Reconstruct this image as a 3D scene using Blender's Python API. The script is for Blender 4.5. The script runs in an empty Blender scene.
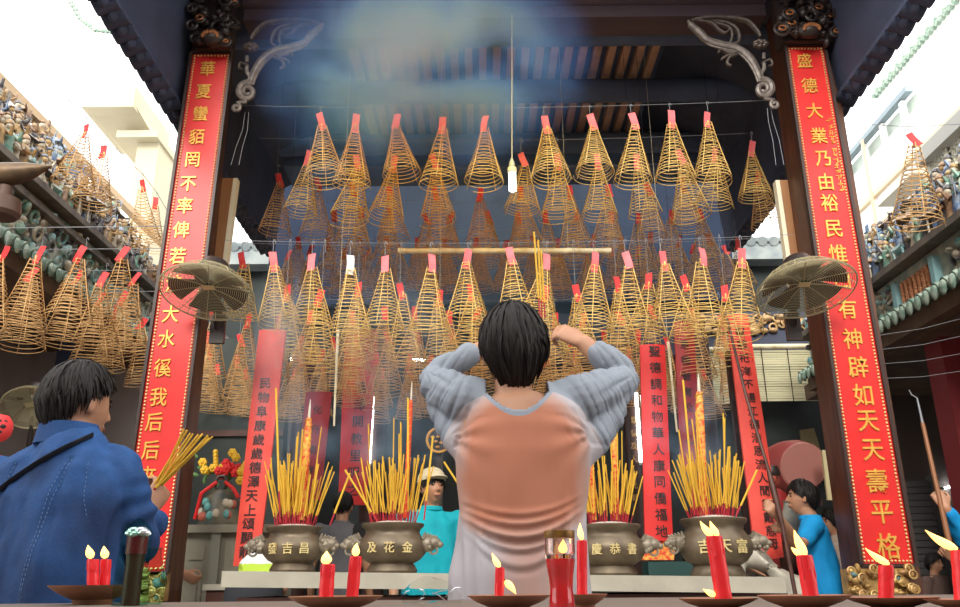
import bpy, math, random
import numpy as np
from mathutils import Vector, Matrix, noise

random.seed(7)
C = bpy.context.scene.collection
SC = bpy.context.scene

# ------------------------------------------------------------------ camera
FPX, CW, CHH = 835.0, 960.0, 607.0
PITCH, ROLL, CAMZ = math.radians(18.4), math.radians(-0.57), 1.0
cam_data = bpy.data.cameras.new('camera')
cam_data.sensor_width = 36.0
cam_data.lens = 36.0 * FPX / CW
cam_data.clip_start = 0.02
cam = bpy.data.objects.new('camera', cam_data)
C.objects.link(cam)
RM = Matrix.Rotation(math.pi / 2 + PITCH, 3, 'X') @ Matrix.Rotation(ROLL, 3, 'Z')
cam.matrix_world = Matrix.Translation((0, 0, CAMZ)) @ RM.to_4x4()
SC.camera = cam

# ------------------------------------------------------------------ world, sun, lights, exposure
SC.view_settings.view_transform = 'Standard'
SC.view_settings.look = 'None'
SC.view_settings.exposure = 0.12
SC.view_settings.gamma = 1.0
SC.view_settings.use_curve_mapping = False
world = bpy.data.worlds.new('overcast_sky')
SC.world = world
world.use_nodes = True
bg = world.node_tree.nodes['Background']
bg.inputs[0].default_value = (1.0, 0.985, 0.95, 1)
bg.inputs[1].default_value = 2.6
sun_d = bpy.data.lights.new('hazy_sun', 'SUN')
sun_d.energy = 3.3
sun_d.angle = math.radians(25)
sun_d.color = (1.0, 0.95, 0.86)
sun = bpy.data.objects.new('hazy_sun', sun_d)
C.objects.link(sun)
sun.rotation_euler = Vector((0.16, 0.87, -0.46)).to_track_quat('-Z', 'Y').to_euler()


def W(px, py, Y):
    d = RM @ Vector(((px - 480) / FPX, -(py - 303.5) / FPX, -1.0))
    p = d * (Y / d.y)
    return Vector((p.x, p.y, p.z + CAMZ))


def WX(px, py, X):
    d = RM @ Vector(((px - 480) / FPX, -(py - 303.5) / FPX, -1.0))
    p = d * (X / d.x)
    return Vector((p.x, p.y, p.z + CAMZ))


# ------------------------------------------------------------------ materials
MATS = {}


def mat(name, col, rough=0.6, metal=0.0, col2=None, scale=8.0, bump=0.0, bscale=None, emit=None, estr=0.0,
        trans=0.0, alpha=1.0, stretch=None, detail=4.0, sss=0.0, spec=0.5, ior=None):
    if name in MATS:
        return MATS[name]
    m = bpy.data.materials.new(name)
    m.use_nodes = True
    nt = m.node_tree
    b = nt.nodes['Principled BSDF']
    b.inputs['Base Color'].default_value = (*col, 1)
    b.inputs['Roughness'].default_value = rough
    b.inputs['Metallic'].default_value = metal
    b.inputs['Specular IOR Level'].default_value = spec
    if trans:
        b.inputs['Transmission Weight'].default_value = trans
    if ior:
        b.inputs['IOR'].default_value = ior
    if alpha < 1:
        b.inputs['Alpha'].default_value = alpha
    if sss:
        b.inputs['Subsurface Weight'].default_value = sss
        b.inputs['Subsurface Radius'].default_value = (0.02, 0.008, 0.004)
    if emit:
        b.inputs['Emission Color'].default_value = (*emit, 1)
        b.inputs['Emission Strength'].default_value = estr
    if col2 or bump:
        tc = nt.nodes.new('ShaderNodeTexCoord')
        mp = nt.nodes.new('ShaderNodeMapping')
        if stretch:
            mp.inputs['Scale'].default_value = stretch
        nt.links.new(tc.outputs['Object'], mp.inputs['Vector'])
        nz = nt.nodes.new('ShaderNodeTexNoise')
        nz.inputs['Scale'].default_value = scale
        nz.inputs['Detail'].default_value = detail
        nt.links.new(mp.outputs['Vector'], nz.inputs['Vector'])
        if col2:
            rp = nt.nodes.new('ShaderNodeValToRGB')
            rp.color_ramp.elements[0].position = 0.35
            rp.color_ramp.elements[1].position = 0.68
            rp.color_ramp.elements[0].color = (*col, 1)
            rp.color_ramp.elements[1].color = (*col2, 1)
            nt.links.new(nz.outputs['Fac'], rp.inputs['Fac'])
            nt.links.new(rp.outputs['Color'], b.inputs['Base Color'])
        if bump:
            n2 = nz
            if bscale:
                n2 = nt.nodes.new('ShaderNodeTexNoise')
                n2.inputs['Scale'].default_value = bscale
                n2.inputs['Detail'].default_value = 5
                nt.links.new(mp.outputs['Vector'], n2.inputs['Vector'])
            bp = nt.nodes.new('ShaderNodeBump')
            bp.inputs['Strength'].default_value = bump
            bp.inputs['Distance'].default_value = 0.01
            nt.links.new(n2.outputs['Fac'], bp.inputs['Height'])
            nt.links.new(bp.outputs['Normal'], b.inputs['Normal'])
    MATS[name] = m
    return m


coil_front = mat('coil_lit_yellow', (0.88, 0.62, 0.22), 0.75, col2=(0.70, 0.44, 0.13), scale=14)  # lit copy of the coil colour, for the front rows
coil_deep = mat('coil_shade_brown', (0.76, 0.48, 0.21), 0.8, col2=(0.58, 0.33, 0.13), scale=14)  # shaded copy of the coil colour, for rows deeper in the hall
tag_red = mat('paper_red', (0.85, 0.06, 0.06), 0.7, col2=(0.75, 0.04, 0.045), scale=20)
tag_pink = mat('paper_pink', (0.92, 0.20, 0.22), 0.7, col2=(0.86, 0.15, 0.16), scale=20)
tag_white = mat('paper_white', (0.85, 0.85, 0.85), 0.7)
wire_m = mat('steel_wire', (0.26, 0.27, 0.29), 0.6, 0.2)
board_red = mat('lacquer_red', (0.75, 0.022, 0.018), 0.38, col2=(0.62, 0.014, 0.014), scale=5)
gold_m = mat('gilt', (0.85, 0.50, 0.10), 0.35, 0.35, col2=(0.72, 0.36, 0.06), scale=25)
bead_m = mat('gilt_beads', (0.85, 0.62, 0.28), 0.35, 0.3)
frame_m = mat('board_frame', (0.035, 0.018, 0.014), 0.45)
pillar_m = mat('pillar_wood', (0.12, 0.042, 0.018), 0.45, col2=(0.055, 0.018, 0.010), scale=7, stretch=(3, 3, 0.5), bump=0.2)
navy_m = mat('ceiling_haze_navy', (0.11, 0.16, 0.29), 0.7, col2=(0.07, 0.10, 0.19), scale=3)  # navy lifted so the colour stands in for blue smoke haze
beam_m = mat('beam_plum', (0.06, 0.04, 0.055), 0.55, col2=(0.09, 0.055, 0.065), scale=4, stretch=(0.4, 3, 3))
rafter_m = mat('rafter_brown', (0.60, 0.38, 0.27), 0.75, col2=(0.42, 0.25, 0.2), scale=6)
carve_m = mat('carved_wood_silver', (0.18, 0.15, 0.13), 0.45, 0.2, col2=(0.09, 0.07, 0.065), scale=30, bump=0.4)
black_m = mat('black_carving', (0.022, 0.017, 0.018), 0.4, col2=(0.05, 0.032, 0.025), scale=25)
bronze_m = mat('aged_bronze', (0.20, 0.155, 0.105), 0.42, 0.55, col2=(0.12, 0.09, 0.06), scale=10, bump=0.15)
bronze_gold = mat('bronze_letters', (0.75, 0.60, 0.28), 0.45, 0.3)
ash_m = mat('ash', (0.62, 0.58, 0.52), 0.95, col2=(0.45, 0.40, 0.35), scale=40, bump=0.5)
stick_m = mat('joss_yellow', (0.78, 0.47, 0.04), 0.7, col2=(0.66, 0.38, 0.03), scale=10)
stick_red = mat('joss_red', (0.42, 0.015, 0.03), 0.6)
marble_m = mat('table_stone', (0.50, 0.465, 0.375), 0.5, col2=(0.40, 0.37, 0.295), scale=6)
dwood_m = mat('dark_wood', (0.10, 0.035, 0.022), 0.45, col2=(0.055, 0.018, 0.013), scale=5, stretch=(0.5, 3, 3))
gwood_m = mat('grey_table_wood', (0.17, 0.13, 0.105), 0.6, col2=(0.11, 0.085, 0.07), scale=6, stretch=(0.4, 5, 5), bump=0.2)
dish_m = mat('clay_dish', (0.36, 0.15, 0.075), 0.5, col2=(0.22, 0.09, 0.05), scale=14)
candle_m = mat('candle_wax_red', (0.82, 0.022, 0.03), 0.35, col2=(0.72, 0.012, 0.02), scale=20, sss=0.15, emit=(1.0, 0.03, 0.03), estr=0.0)
flame_m = mat('flame', (1, 0.6, 0.2), 0.5, emit=(1.0, 0.52, 0.12), estr=3.0)
wick_m = mat('wick', (0.02, 0.015, 0.01), 0.9)
skin_m = mat('skin', (0.50, 0.26, 0.155), 0.5, col2=(0.45, 0.22, 0.13), scale=12, sss=0.08)
hair_m = mat('hair_black', (0.010, 0.008, 0.008), 0.5, col2=(0.018, 0.014, 0.012), scale=30, spec=0.22)
grey_sleeve = mat('grey_jersey', (0.30, 0.34, 0.40), 0.85, col2=(0.25, 0.29, 0.345), scale=60, bump=0.05)
denim_m = mat('denim', (0.018, 0.088, 0.28), 0.85, col2=(0.006, 0.026, 0.095), scale=5, bump=0.25, bscale=160)
thread_m = mat('denim_thread', (0.09, 0.17, 0.33), 0.8)
leather_m = mat('black_leather', (0.012, 0.012, 0.014), 0.4)
teal_m = mat('teal_polo', (0.0, 0.42, 0.52), 0.8, col2=(0.0, 0.35, 0.45), scale=9)
blue_m = mat('blue_polo', (0.0, 0.33, 0.74), 0.8, col2=(0.0, 0.27, 0.64), scale=9)
dgrey_m = mat('grey_tshirt', (0.15, 0.15, 0.165), 0.85)
blk_cloth = mat('black_cloth', (0.02, 0.02, 0.022), 0.85)
cream_cloth = mat('cream_cloth', (0.62, 0.58, 0.48), 0.85, col2=(0.48, 0.45, 0.38), scale=20)
white_cloth = mat('white_cloth', (0.72, 0.74, 0.78), 0.85)
lime_cloth = mat('lime_cloth', (0.45, 0.62, 0.06), 0.85)
trouser_m = mat('dark_trousers', (0.03, 0.032, 0.04), 0.85)
shoe_m = mat('shoe_black', (0.02, 0.02, 0.02), 0.5)
cap_m = mat('cap_beige', (0.62, 0.55, 0.38), 0.85)
eye_m = mat('eye_dark', (0.012, 0.01, 0.01), 0.2)
lip_m = mat('lips', (0.38, 0.11, 0.085), 0.5)
cream_wall = mat('cream_render', (0.55, 0.50, 0.36), 0.8, col2=(0.50, 0.455, 0.32), scale=1.5)
white_wall = mat('white_render', (0.9, 0.9, 0.88), 0.8)
tan_wall = mat('tan_fascia', (0.52, 0.37, 0.22), 0.8)
bluegrey_m = mat('gutter_bluegrey', (0.26, 0.33, 0.38), 0.7)
dwall_m = mat('dark_wall', (0.42, 0.38, 0.37), 0.8, col2=(0.36, 0.32, 0.32), scale=2)
rwall_m = mat('brown_wall', (0.15, 0.12, 0.115), 0.8, col2=(0.11, 0.09, 0.085), scale=2)
rear_m = mat('rear_wall_dark', (0.035, 0.045, 0.045), 0.85, col2=(0.018, 0.024, 0.028), scale=2.2)  # dark mottled base colour for the rear wall
floor_m = mat('floor_tile', (0.22, 0.19, 0.16), 0.6, col2=(0.17, 0.14, 0.12), scale=2)
eave_m = mat('eave_brown', (0.17, 0.105, 0.065), 0.7, col2=(0.11, 0.065, 0.045), scale=5)
roof_m = mat('roof_underside', (0.055, 0.070, 0.125), 0.75, col2=(0.038, 0.048, 0.085), scale=4)
gtile_m = mat('green_glaze', (0.16, 0.27, 0.21), 0.45, col2=(0.42, 0.50, 0.42), scale=20)
terra_m = mat('terracotta', (0.78, 0.38, 0.20), 0.75, col2=(0.60, 0.27, 0.14), scale=14)
aqua_m = mat('aqua_frame', (0.30, 0.52, 0.55), 0.5)
ledge_m = mat('ledge_stone', (0.19, 0.16, 0.13), 0.7, col2=(0.10, 0.085, 0.075), scale=9)
porc = [mat('porcelain_' + n, c, 0.35, col2=c2, scale=22) for n, c, c2 in [
    ('blue', (0.07, 0.15, 0.34), (0.32, 0.38, 0.42)), ('green', (0.10, 0.30, 0.24), (0.42, 0.48, 0.36)),
    ('ochre', (0.52, 0.33, 0.12), (0.24, 0.15, 0.08)), ('cream', (0.62, 0.57, 0.44), (0.36, 0.28, 0.2)),
    ('brown', (0.22, 0.11, 0.07), (0.45, 0.3, 0.16)), ('aqua', (0.16, 0.42, 0.46), (0.5, 0.55, 0.5)),
    ('dark', (0.05, 0.05, 0.07), (0.2, 0.18, 0.16))]]
guard_m = mat('fan_guard_brass', (0.52, 0.46, 0.28), 0.45, 0.15)
fanblade_m = mat('fan_blade', (0.09, 0.085, 0.065), 0.5, 0.2)
bamboo_m = mat('bamboo_blind', (0.66, 0.62, 0.40), 0.7, col2=(0.50, 0.47, 0.30), scale=9, stretch=(0.3, 2, 14))
pale_m = mat('pale_bamboo', (0.88, 0.82, 0.62), 0.6, col2=(0.62, 0.50, 0.30), scale=10)
post_m = mat('painted_sunlit_wood', (0.42, 0.20, 0.08), 0.55, col2=(0.33, 0.15, 0.06), scale=6, stretch=(3, 3, 0.4))  # brightened pillar wood, sunlight painted into the colour
tube_m = mat('fluorescent_tube', (1, 1, 1), 0.5, emit=(0.93, 1.0, 0.97), estr=22.0)
tubecap_m = mat('lamp_holder', (0.55, 0.62, 0.55), 0.5)
bulb_m = mat('lamp_bulb', (1, 1, 0.95), 0.4, emit=(1.0, 0.97, 0.86), estr=5.0)
cab_m = mat('cabinet_greygreen', (0.30, 0.285, 0.215), 0.6, col2=(0.23, 0.22, 0.165), scale=5)
flower_r = mat('flower_red', (0.75, 0.02, 0.02), 0.6)
flower_y = mat('flower_yellow', (0.85, 0.52, 0.03), 0.6)
leaf_m = mat('leaf_green', (0.10, 0.22, 0.06), 0.6)
text_black = mat('ink_black', (0.015, 0.012, 0.012), 0.6)
redpaper_m = mat('couplet_red', (0.72, 0.022, 0.02), 0.55, col2=(0.60, 0.015, 0.016), scale=4)
redpale_m = mat('couplet_faded_red', (0.85, 0.09, 0.06), 0.6, col2=(0.76, 0.06, 0.045), scale=4)
darkred_m = mat('couplet_dark_red', (0.40, 0.014, 0.022), 0.6, col2=(0.28, 0.01, 0.016), scale=4)
lattice_red = mat('red_gold_wrap', (0.72, 0.03, 0.02), 0.5, col2=(0.85, 0.50, 0.08), scale=42, detail=1)
gold_wrap = mat('gold_red_wrap', (0.85, 0.52, 0.10), 0.5, col2=(0.80, 0.08, 0.03), scale=45, detail=1)
glassred_m = mat('red_glass', (0.95, 0.03, 0.04), 0.06, trans=0.9)
glassclear_m = mat('clear_glass', (0.97, 0.9, 0.88), 0.03, trans=1.0)
plastic_m = mat('green_plastic_film', (0.52, 0.84, 0.66), 0.0, trans=1.0, ior=1.001)
clearfilm_m = mat('clear_film', (0.88, 0.89, 0.88), 0.0, trans=1.0, ior=1.001)
foil_m = mat('foil', (0.8, 0.85, 0.9), 0.25, 0.7)


_yb = W(521, 500, 2.2)
NECK_X, NECK_Z = W(517, 411, 2.2).x - _yb.x, W(511, 411, 2.1).z


def mat_back():
    """pale jersey, wet through over the back so that skin shows"""
    m = bpy.data.materials.new('wet_white_jersey')
    m.use_nodes = True
    nt = m.node_tree
    b = nt.nodes['Principled BSDF']
    b.inputs['Roughness'].default_value = 0.6
    tc = nt.nodes.new('ShaderNodeTexCoord')
    sep = nt.nodes.new('ShaderNodeSeparateXYZ')
    nt.links.new(tc.outputs['Object'], sep.inputs[0])

    def mth(op, a, b_=None):
        n = nt.nodes.new('ShaderNodeMath')
        n.operation = op
        for i, q in enumerate((a, b_)):
            if q is None:
                continue
            if isinstance(q, (int, float)):
                n.inputs[i].default_value = q
            else:
                nt.links.new(q, n.inputs[i])
        return n.outputs[0]
    nz = nt.nodes.new('ShaderNodeTexNoise')
    nz.inputs['Scale'].default_value = 9
    nz.inputs['Detail'].default_value = 3
    nt.links.new(tc.outputs['Object'], nz.inputs['Vector'])
    nn = mth('MULTIPLY', mth('SUBTRACT', nz.outputs['Fac'], 0.5), 0.55)
    ex = mth('POWER', mth('ABSOLUTE', mth('DIVIDE', mth('ADD', sep.outputs[0], 0.0), 0.185)), 2.6)
    ez = mth('POWER', mth('ABSOLUTE', mth('DIVIDE', mth('SUBTRACT', sep.outputs[2], 1.275), 0.20)), 2.6)
    ell = mth('ADD', mth('ADD', ex, ez), nn)
    rp = nt.nodes.new('ShaderNodeValToRGB')
    rp.color_ramp.elements[0].position = 0.42
    rp.color_ramp.elements[0].color = (0.44, 0.165, 0.095, 1)
    rp.color_ramp.elements[1].position = 1.25 if False else 1.0
    rp.color_ramp.elements[1].color = (0.42, 0.385, 0.41, 1)
    e = rp.color_ramp.elements.new(0.75)
    e.color = (0.43, 0.26, 0.215, 1)
    nt.links.new(ell, rp.inputs['Fac'])
    # a second, paler damp streak down to the hem
    ex2 = mth('POWER', mth('ABSOLUTE', mth('DIVIDE', mth('SUBTRACT', sep.outputs[0], 0.01), 0.10)), 2.0)
    ez2 = mth('POWER', mth('ABSOLUTE', mth('DIVIDE', mth('SUBTRACT', sep.outputs[2], 1.02), 0.15)), 4.0)
    st = mth('ADD', mth('ADD', ex2, ez2), nn)
    mx = nt.nodes.new('ShaderNodeMix')
    mx.data_type = 'RGBA'
    fac = mth('MULTIPLY', mth('SUBTRACT', 1.0, mth('MINIMUM', mth('MAXIMUM', st, 0.0), 1.0)), 0.8)
    nt.links.new(fac, mx.inputs[0])
    nt.links.new(rp.outputs['Color'], mx.inputs[6])
    mx.inputs[7].default_value = (0.42, 0.22, 0.165, 1)
    def mixc(f_, a_, c_):
        n = nt.nodes.new('ShaderNodeMix')
        n.data_type = 'RGBA'
        nt.links.new(f_, n.inputs[0])
        nt.links.new(a_, n.inputs[6])
        n.inputs[7].default_value = (*c_, 1)
        return n.outputs[2]

    def sharp(v_, w_):      # 0 below 0, 1 above w_
        return mth('MINIMUM', mth('MAXIMUM', mth('DIVIDE', v_, w_), 0.0), 1.0)
    u_ = mth('ABSOLUTE', mth('SUBTRACT', sep.outputs[0], 0.003))
    v_ = mth('MAXIMUM', mth('DIVIDE', mth('SUBTRACT', sep.outputs[2], 1.2), 0.27), 0.0)
    rg = mth('SUBTRACT', mth('ADD', mth('POWER', mth('DIVIDE', u_, 0.225), 2.6), mth('POWER', v_, 2.6)), 1.0)
    dn_ = mth('SUBTRACT', sep.outputs[0], NECK_X)
    nb = mth('SUBTRACT', sep.outputs[2], mth('ADD', mth('MULTIPLY', mth('MULTIPLY', dn_, dn_), 8.5), NECK_Z - 0.017))
    fac2 = mth('MAXIMUM', sharp(rg, 0.03), sharp(nb, 0.002))
    nt.links.new(mixc(fac2, mx.outputs[2], (0.235, 0.265, 0.315)), b.inputs['Base Color'])
    b.inputs['Roughness'].default_value = 0.75
    return m


wet_m = mat_back()


# ------------------------------------------------------------------ mesh builder
class MB:
    def __init__(self):
        self.v, self.f, self.mi = [], [], []

    def add(self, vs, fs, mi=0):
        o = len(self.v)
        self.v += [tuple(p) for p in vs]
        self.f += [tuple(i + o for i in f) for f in fs]
        self.mi += [mi] * len(fs)
        return self

    def hexa(self, p, mi=0):
        """8 points: bottom loop 0-3, top loop 4-7"""
        return self.add(p, [(3, 2, 1, 0), (4, 5, 6, 7), (0, 1, 5, 4), (1, 2, 6, 5), (2, 3, 7, 6), (3, 0, 4, 7)], mi)

    def box(self, x0, x1, y0, y1, z0, z1, mi=0):
        return self.hexa([(x0, y0, z0), (x1, y0, z0), (x1, y1, z0), (x0, y1, z0),
                          (x0, y0, z1), (x1, y0, z1), (x1, y1, z1), (x0, y1, z1)], mi)

    def bar(self, a, b, w, h, mi=0, side=None):
        """rectangular bar from a to b"""
        a, b = Vector(a), Vector(b)
        t = (b - a).normalized()
        s = Vector(side) if side else t.cross(Vector((0, 0, 1)))
        if s.length < 1e-4:
            s = Vector((1, 0, 0))
        s = (s - t * s.dot(t)).normalized()
        u = s.cross(t)
        q = [s * (-w / 2) + u * (-h / 2), s * (w / 2) + u * (-h / 2), s * (w / 2) + u * (h / 2), s * (-w / 2) + u * (h / 2)]
        return self.hexa([a + k for k in q] + [b + k for k in q], mi)

    def prism(self, poly, d, mi=0):
        """polygon of points extruded by the vector d"""
        n = len(poly)
        d = Vector(d)
        p = [Vector(q) for q in poly]
        fs = [tuple(range(n)), tuple(range(2 * n - 1, n - 1, -1))]
        fs += [(i, i + n, (i + 1) % n + n, (i + 1) % n) for i in range(n)]
        return self.add(p + [q + d for q in p], fs, mi)

    def tube(self, pts, r, n=6, closed=False, mi=0, flat=1.0, side=None):
        pts = [Vector(p) for p in pts]
        m = len(pts)
        if m < 2:
            return self
        rr = r if isinstance(r, (list, tuple)) else [r] * m
        vs, fs = [], []
        prev = None
        for i, p in enumerate(pts):
            if closed:
                t = pts[(i + 1) % m] - pts[i - 1]
            else:
                t = pts[min(i + 1, m - 1)] - pts[max(i - 1, 0)]
            t.normalize()
            if prev is None:
                s = Vector(side) if side else (t.cross(Vector((0, 0, 1))) if abs(t.z) < 0.95 else t.cross(Vector((0, 1, 0))))
            else:
                s = prev
            s = (s - t * s.dot(t))
            if s.length < 1e-6:
                s = t.orthogonal()
            s.normalize()
            prev = s
            u = t.cross(s)
            for k in range(n):
                a = 2 * math.pi * k / n
                vs.append(p + (s * math.cos(a) + u * math.sin(a) * flat) * rr[i])
        segs = m if closed else m - 1
        for i in range(segs):
            j = (i + 1) % m
            for k in range(n):
                l = (k + 1) % n
                fs.append((i * n + k, i * n + l, j * n + l, j * n + k))
        if not closed:
            fs.append(tuple(range(n - 1, -1, -1)))
            fs.append(tuple((m - 1) * n + k for k in range(n)))
        return self.add(vs, fs, mi)

    def ring(self, c, ax, ay, r, tr, n=32, k=6, mi=0):
        c, ax, ay = Vector(c), Vector(ax), Vector(ay)
        return self.tube([c + ax * (r * math.cos(2 * math.pi * i / n)) + ay * (r * math.sin(2 * math.pi * i / n))
                          for i in range(n)], tr, k, True, mi)

    def lathe(self, prof, c=(0, 0, 0), n=24, mi=0, sx=1.0, sy=1.0, ax=None):
        c = Vector(c)
        X, Y, Z = ax if ax else (Vector((1, 0, 0)), Vector((0, 1, 0)), Vector((0, 0, 1)))
        vs, fs = [], []
        m = len(prof)
        for r, z in prof:
            r = max(r, 1e-4)
            for k in range(n):
                a = 2 * math.pi * k / n
                vs.append(c + X * (r * math.cos(a) * sx) + Y * (r * math.sin(a) * sy) + Z * z)
        for i in range(m - 1):
            for k in range(n):
                l = (k + 1) % n
                fs.append((i * n + k, i * n + l, (i + 1) * n + l, (i + 1) * n + k))
        fs.append(tuple(range(n - 1, -1, -1)))
        fs.append(tuple((m - 1) * n + k for k in range(n)))
        return self.add(vs, fs, mi)

    def ball(self, c, r, n=12, m=8, mi=0, ax=None):
        r = r if isinstance(r, (list, tuple)) else (r, r, r)
        c = Vector(c)
        X, Y, Z = ax if ax else (Vector((1, 0, 0)), Vector((0, 1, 0)), Vector((0, 0, 1)))
        vs = [c + Z * r[2]]
        for i in range(1, m):
            t = math.pi * i / m
            for k in range(n):
                a = 2 * math.pi * k / n
                vs.append(c + X * (r[0] * math.sin(t) * math.cos(a)) + Y * (r[1] * math.sin(t) * math.sin(a)) + Z * (r[2] * math.cos(t)))
        vs.append(c - Z * r[2])
        fs = [(0, 1 + k, 1 + (k + 1) % n) for k in range(n)]
        for i in range(m - 2):
            for k in range(n):
                l = (k + 1) % n
                fs.append((1 + i * n + k, 1 + (i + 1) * n + k, 1 + (i + 1) * n + l, 1 + i * n + l))
        e = len(vs) - 1
        b = 1 + (m - 2) * n
        fs += [(e, b + (k + 1) % n, b + k) for k in range(n)]
        return self.add(vs, fs, mi)

    def loft(self, rings, mi=0):
        n = len(rings[0])
        vs = [p for r in rings for p in r]
        fs = []
        for i in range(len(rings) - 1):
            for k in range(n):
                l = (k + 1) % n
                fs.append((i * n + k, i * n + l, (i + 1) * n + l, (i + 1) * n + k))
        fs.append(tuple(range(n - 1, -1, -1)))
        fs.append(tuple((len(rings) - 1) * n + k for k in range(n)))
        return self.add(vs, fs, mi)

    def mesh(self, name, off=(0, 0, 0)):
        me = bpy.data.meshes.new(name)
        o = Vector(off)
        me.from_pydata([(p[0] - o.x, p[1] - o.y, p[2] - o.z) for p in self.v], [], self.f)
        me.polygons.foreach_set('material_index', self.mi)
        me.update()
        return me


def link_mesh(name, me, mats, parent=None, smooth=True, angle=38, loc=None):
    if not isinstance(mats, (list, tuple)):
        mats = [mats]
    for m in mats:
        me.materials.append(m)
    if smooth:
        me.polygons.foreach_set('use_smooth', [True] * len(me.polygons))
        if angle < 179:
            me.set_sharp_from_angle(angle=math.radians(angle))
    o = bpy.data.objects.new(name, me)
    C.objects.link(o)
    if parent is not None:
        o.parent = parent
    if loc is not None:
        o.location = loc
    return o


def root_loc(o):
    while o.parent:
        o = o.parent
    return o.location


def part(name, mb, m, parent, smooth=True, angle=38, local=False):
    """a mesh under a thing; vertices in world space unless local"""
    off = (0, 0, 0) if local else root_loc(parent)
    return link_mesh(name, mb.mesh(name, off), m, parent, smooth, angle)


def tag(o, label, cat, group=None, kind=None):
    o['label'] = label
    o['category'] = cat
    if group:
        o['group'] = group
    if kind:
        o['kind'] = kind
    return o


def thing(name, label, cat, loc, group=None):
    o = bpy.data.objects.new(name, None)
    o.empty_display_size = 0.05
    C.objects.link(o)
    o.location = loc
    return tag(o, label, cat, group)


def solo(name, mb, m, label, cat, loc, group=None, smooth=True, angle=38, kind=None):
    o = link_mesh(name, mb.mesh(name, loc), m, None, smooth, angle, loc)
    return tag(o, label, cat, group, kind)


def struct(name, mb, m, smooth=False, label=None, cat=None):
    o = link_mesh(name, mb.mesh(name), m, None, smooth)
    o['kind'] = 'structure'
    o['label'] = label or (name.replace('_', ' ') + ' of the temple courtyard')
    o['category'] = cat or name.split('_')[0]
    return o


def dup(root, loc=None, rot=None, scale=None, label=None):
    r = root.copy()
    C.objects.link(r)
    if loc is not None:
        r.location = loc
    if rot is not None:
        r.rotation_euler = rot
    if scale is not None:
        r.scale = scale
    if label:
        r['label'] = label
    for ch in root.children:
        c = ch.copy()
        c.parent = r
        C.objects.link(c)
        for g in ch.children:
            d = g.copy()
            d.parent = c
            C.objects.link(d)
    return r


def remesh(mb, voxel=0.008, iters=4):
    me = mb.mesh('tmp')
    o = bpy.data.objects.new('tmp', me)
    C.objects.link(o)
    r = o.modifiers.new('r', 'REMESH')
    r.mode = 'VOXEL'
    r.voxel_size = voxel
    if iters:
        s = o.modifiers.new('s', 'SMOOTH')
        s.factor = 0.5
        s.iterations = iters
    dg = bpy.context.evaluated_depsgraph_get()
    out = bpy.data.meshes.new_from_object(o.evaluated_get(dg))
    bpy.data.objects.remove(o)
    bpy.data.meshes.remove(me)
    return out


def np_verts(me):
    a = np.empty(len(me.vertices) * 3)
    me.vertices.foreach_get('co', a)
    return a.reshape(-1, 3)


def np_normals(me):
    a = np.empty(len(me.vertices) * 3)
    me.vertices.foreach_get('normal', a)
    return a.reshape(-1, 3)


def set_verts(me, a):
    me.vertices.foreach_set('co', np.ascontiguousarray(a).ravel())
    me.update()


# glyphs -----------------------------------------------------------
GLYPH = {}


def glyph(ch, bold=0.02):
    key = (ch, bold)
    if key in GLYPH:
        return GLYPH[key]
    cu = bpy.data.curves.new('g', 'FONT')
    cu.body = ch
    cu.size = 1.0
    cu.offset = bold
    cu.extrude = 0.03
    cu.resolution_u = 3
    o = bpy.data.objects.new('g', cu)
    C.objects.link(o)
    dg = bpy.context.evaluated_depsgraph_get()
    me = bpy.data.meshes.new_from_object(o.evaluated_get(dg))
    vs = [v.co.copy() for v in me.vertices]
    fs = [tuple(p.vertices) for p in me.polygons]
    bpy.data.objects.remove(o)
    bpy.data.curves.remove(cu)
    bpy.data.meshes.remove(me)
    if vs:
        x0, x1 = min(v.x for v in vs), max(v.x for v in vs)
        y0, y1 = min(v.y for v in vs), max(v.y for v in vs)
        c = Vector(((x0 + x1) / 2, (y0 + y1) / 2, 0))
        vs = [v - c for v in vs]
    GLYPH[key] = (vs, fs)
    return GLYPH[key]


def put_glyph(mb, ch, pos, sx, sy=None, ux=(1, 0, 0), uy=(0, 0, 1), depth=0.05, bold=0.02, bend=None):
    vs, fs = glyph(ch, bold)
    sy = sy or sx
    ux, uy = Vector(ux), Vector(uy)
    un = ux.cross(uy)
    out = []
    for v in vs:
        p = Vector(pos) + ux * (v.x * sx) + uy * (v.y * sy) + un * (v.z * depth / 0.03)
        if bend:
            p = bend(p)
        out.append(p)
    mb.add(out, fs)


def nth(i):
    names = ['first', 'second', 'third', 'fourth', 'fifth', 'sixth', 'seventh', 'eighth', 'ninth', 'tenth', 'eleventh',
             'twelfth', 'thirteenth', 'fourteenth', 'fifteenth', 'sixteenth', 'seventeenth', 'eighteenth', 'nineteenth', 'twentieth']
    return names[i]


# ================================================================== SETTING
struct('floor', MB().box(-12, 12, -6, 20, -0.1, 0), floor_m, label='brown paved floor of the temple court')

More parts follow.
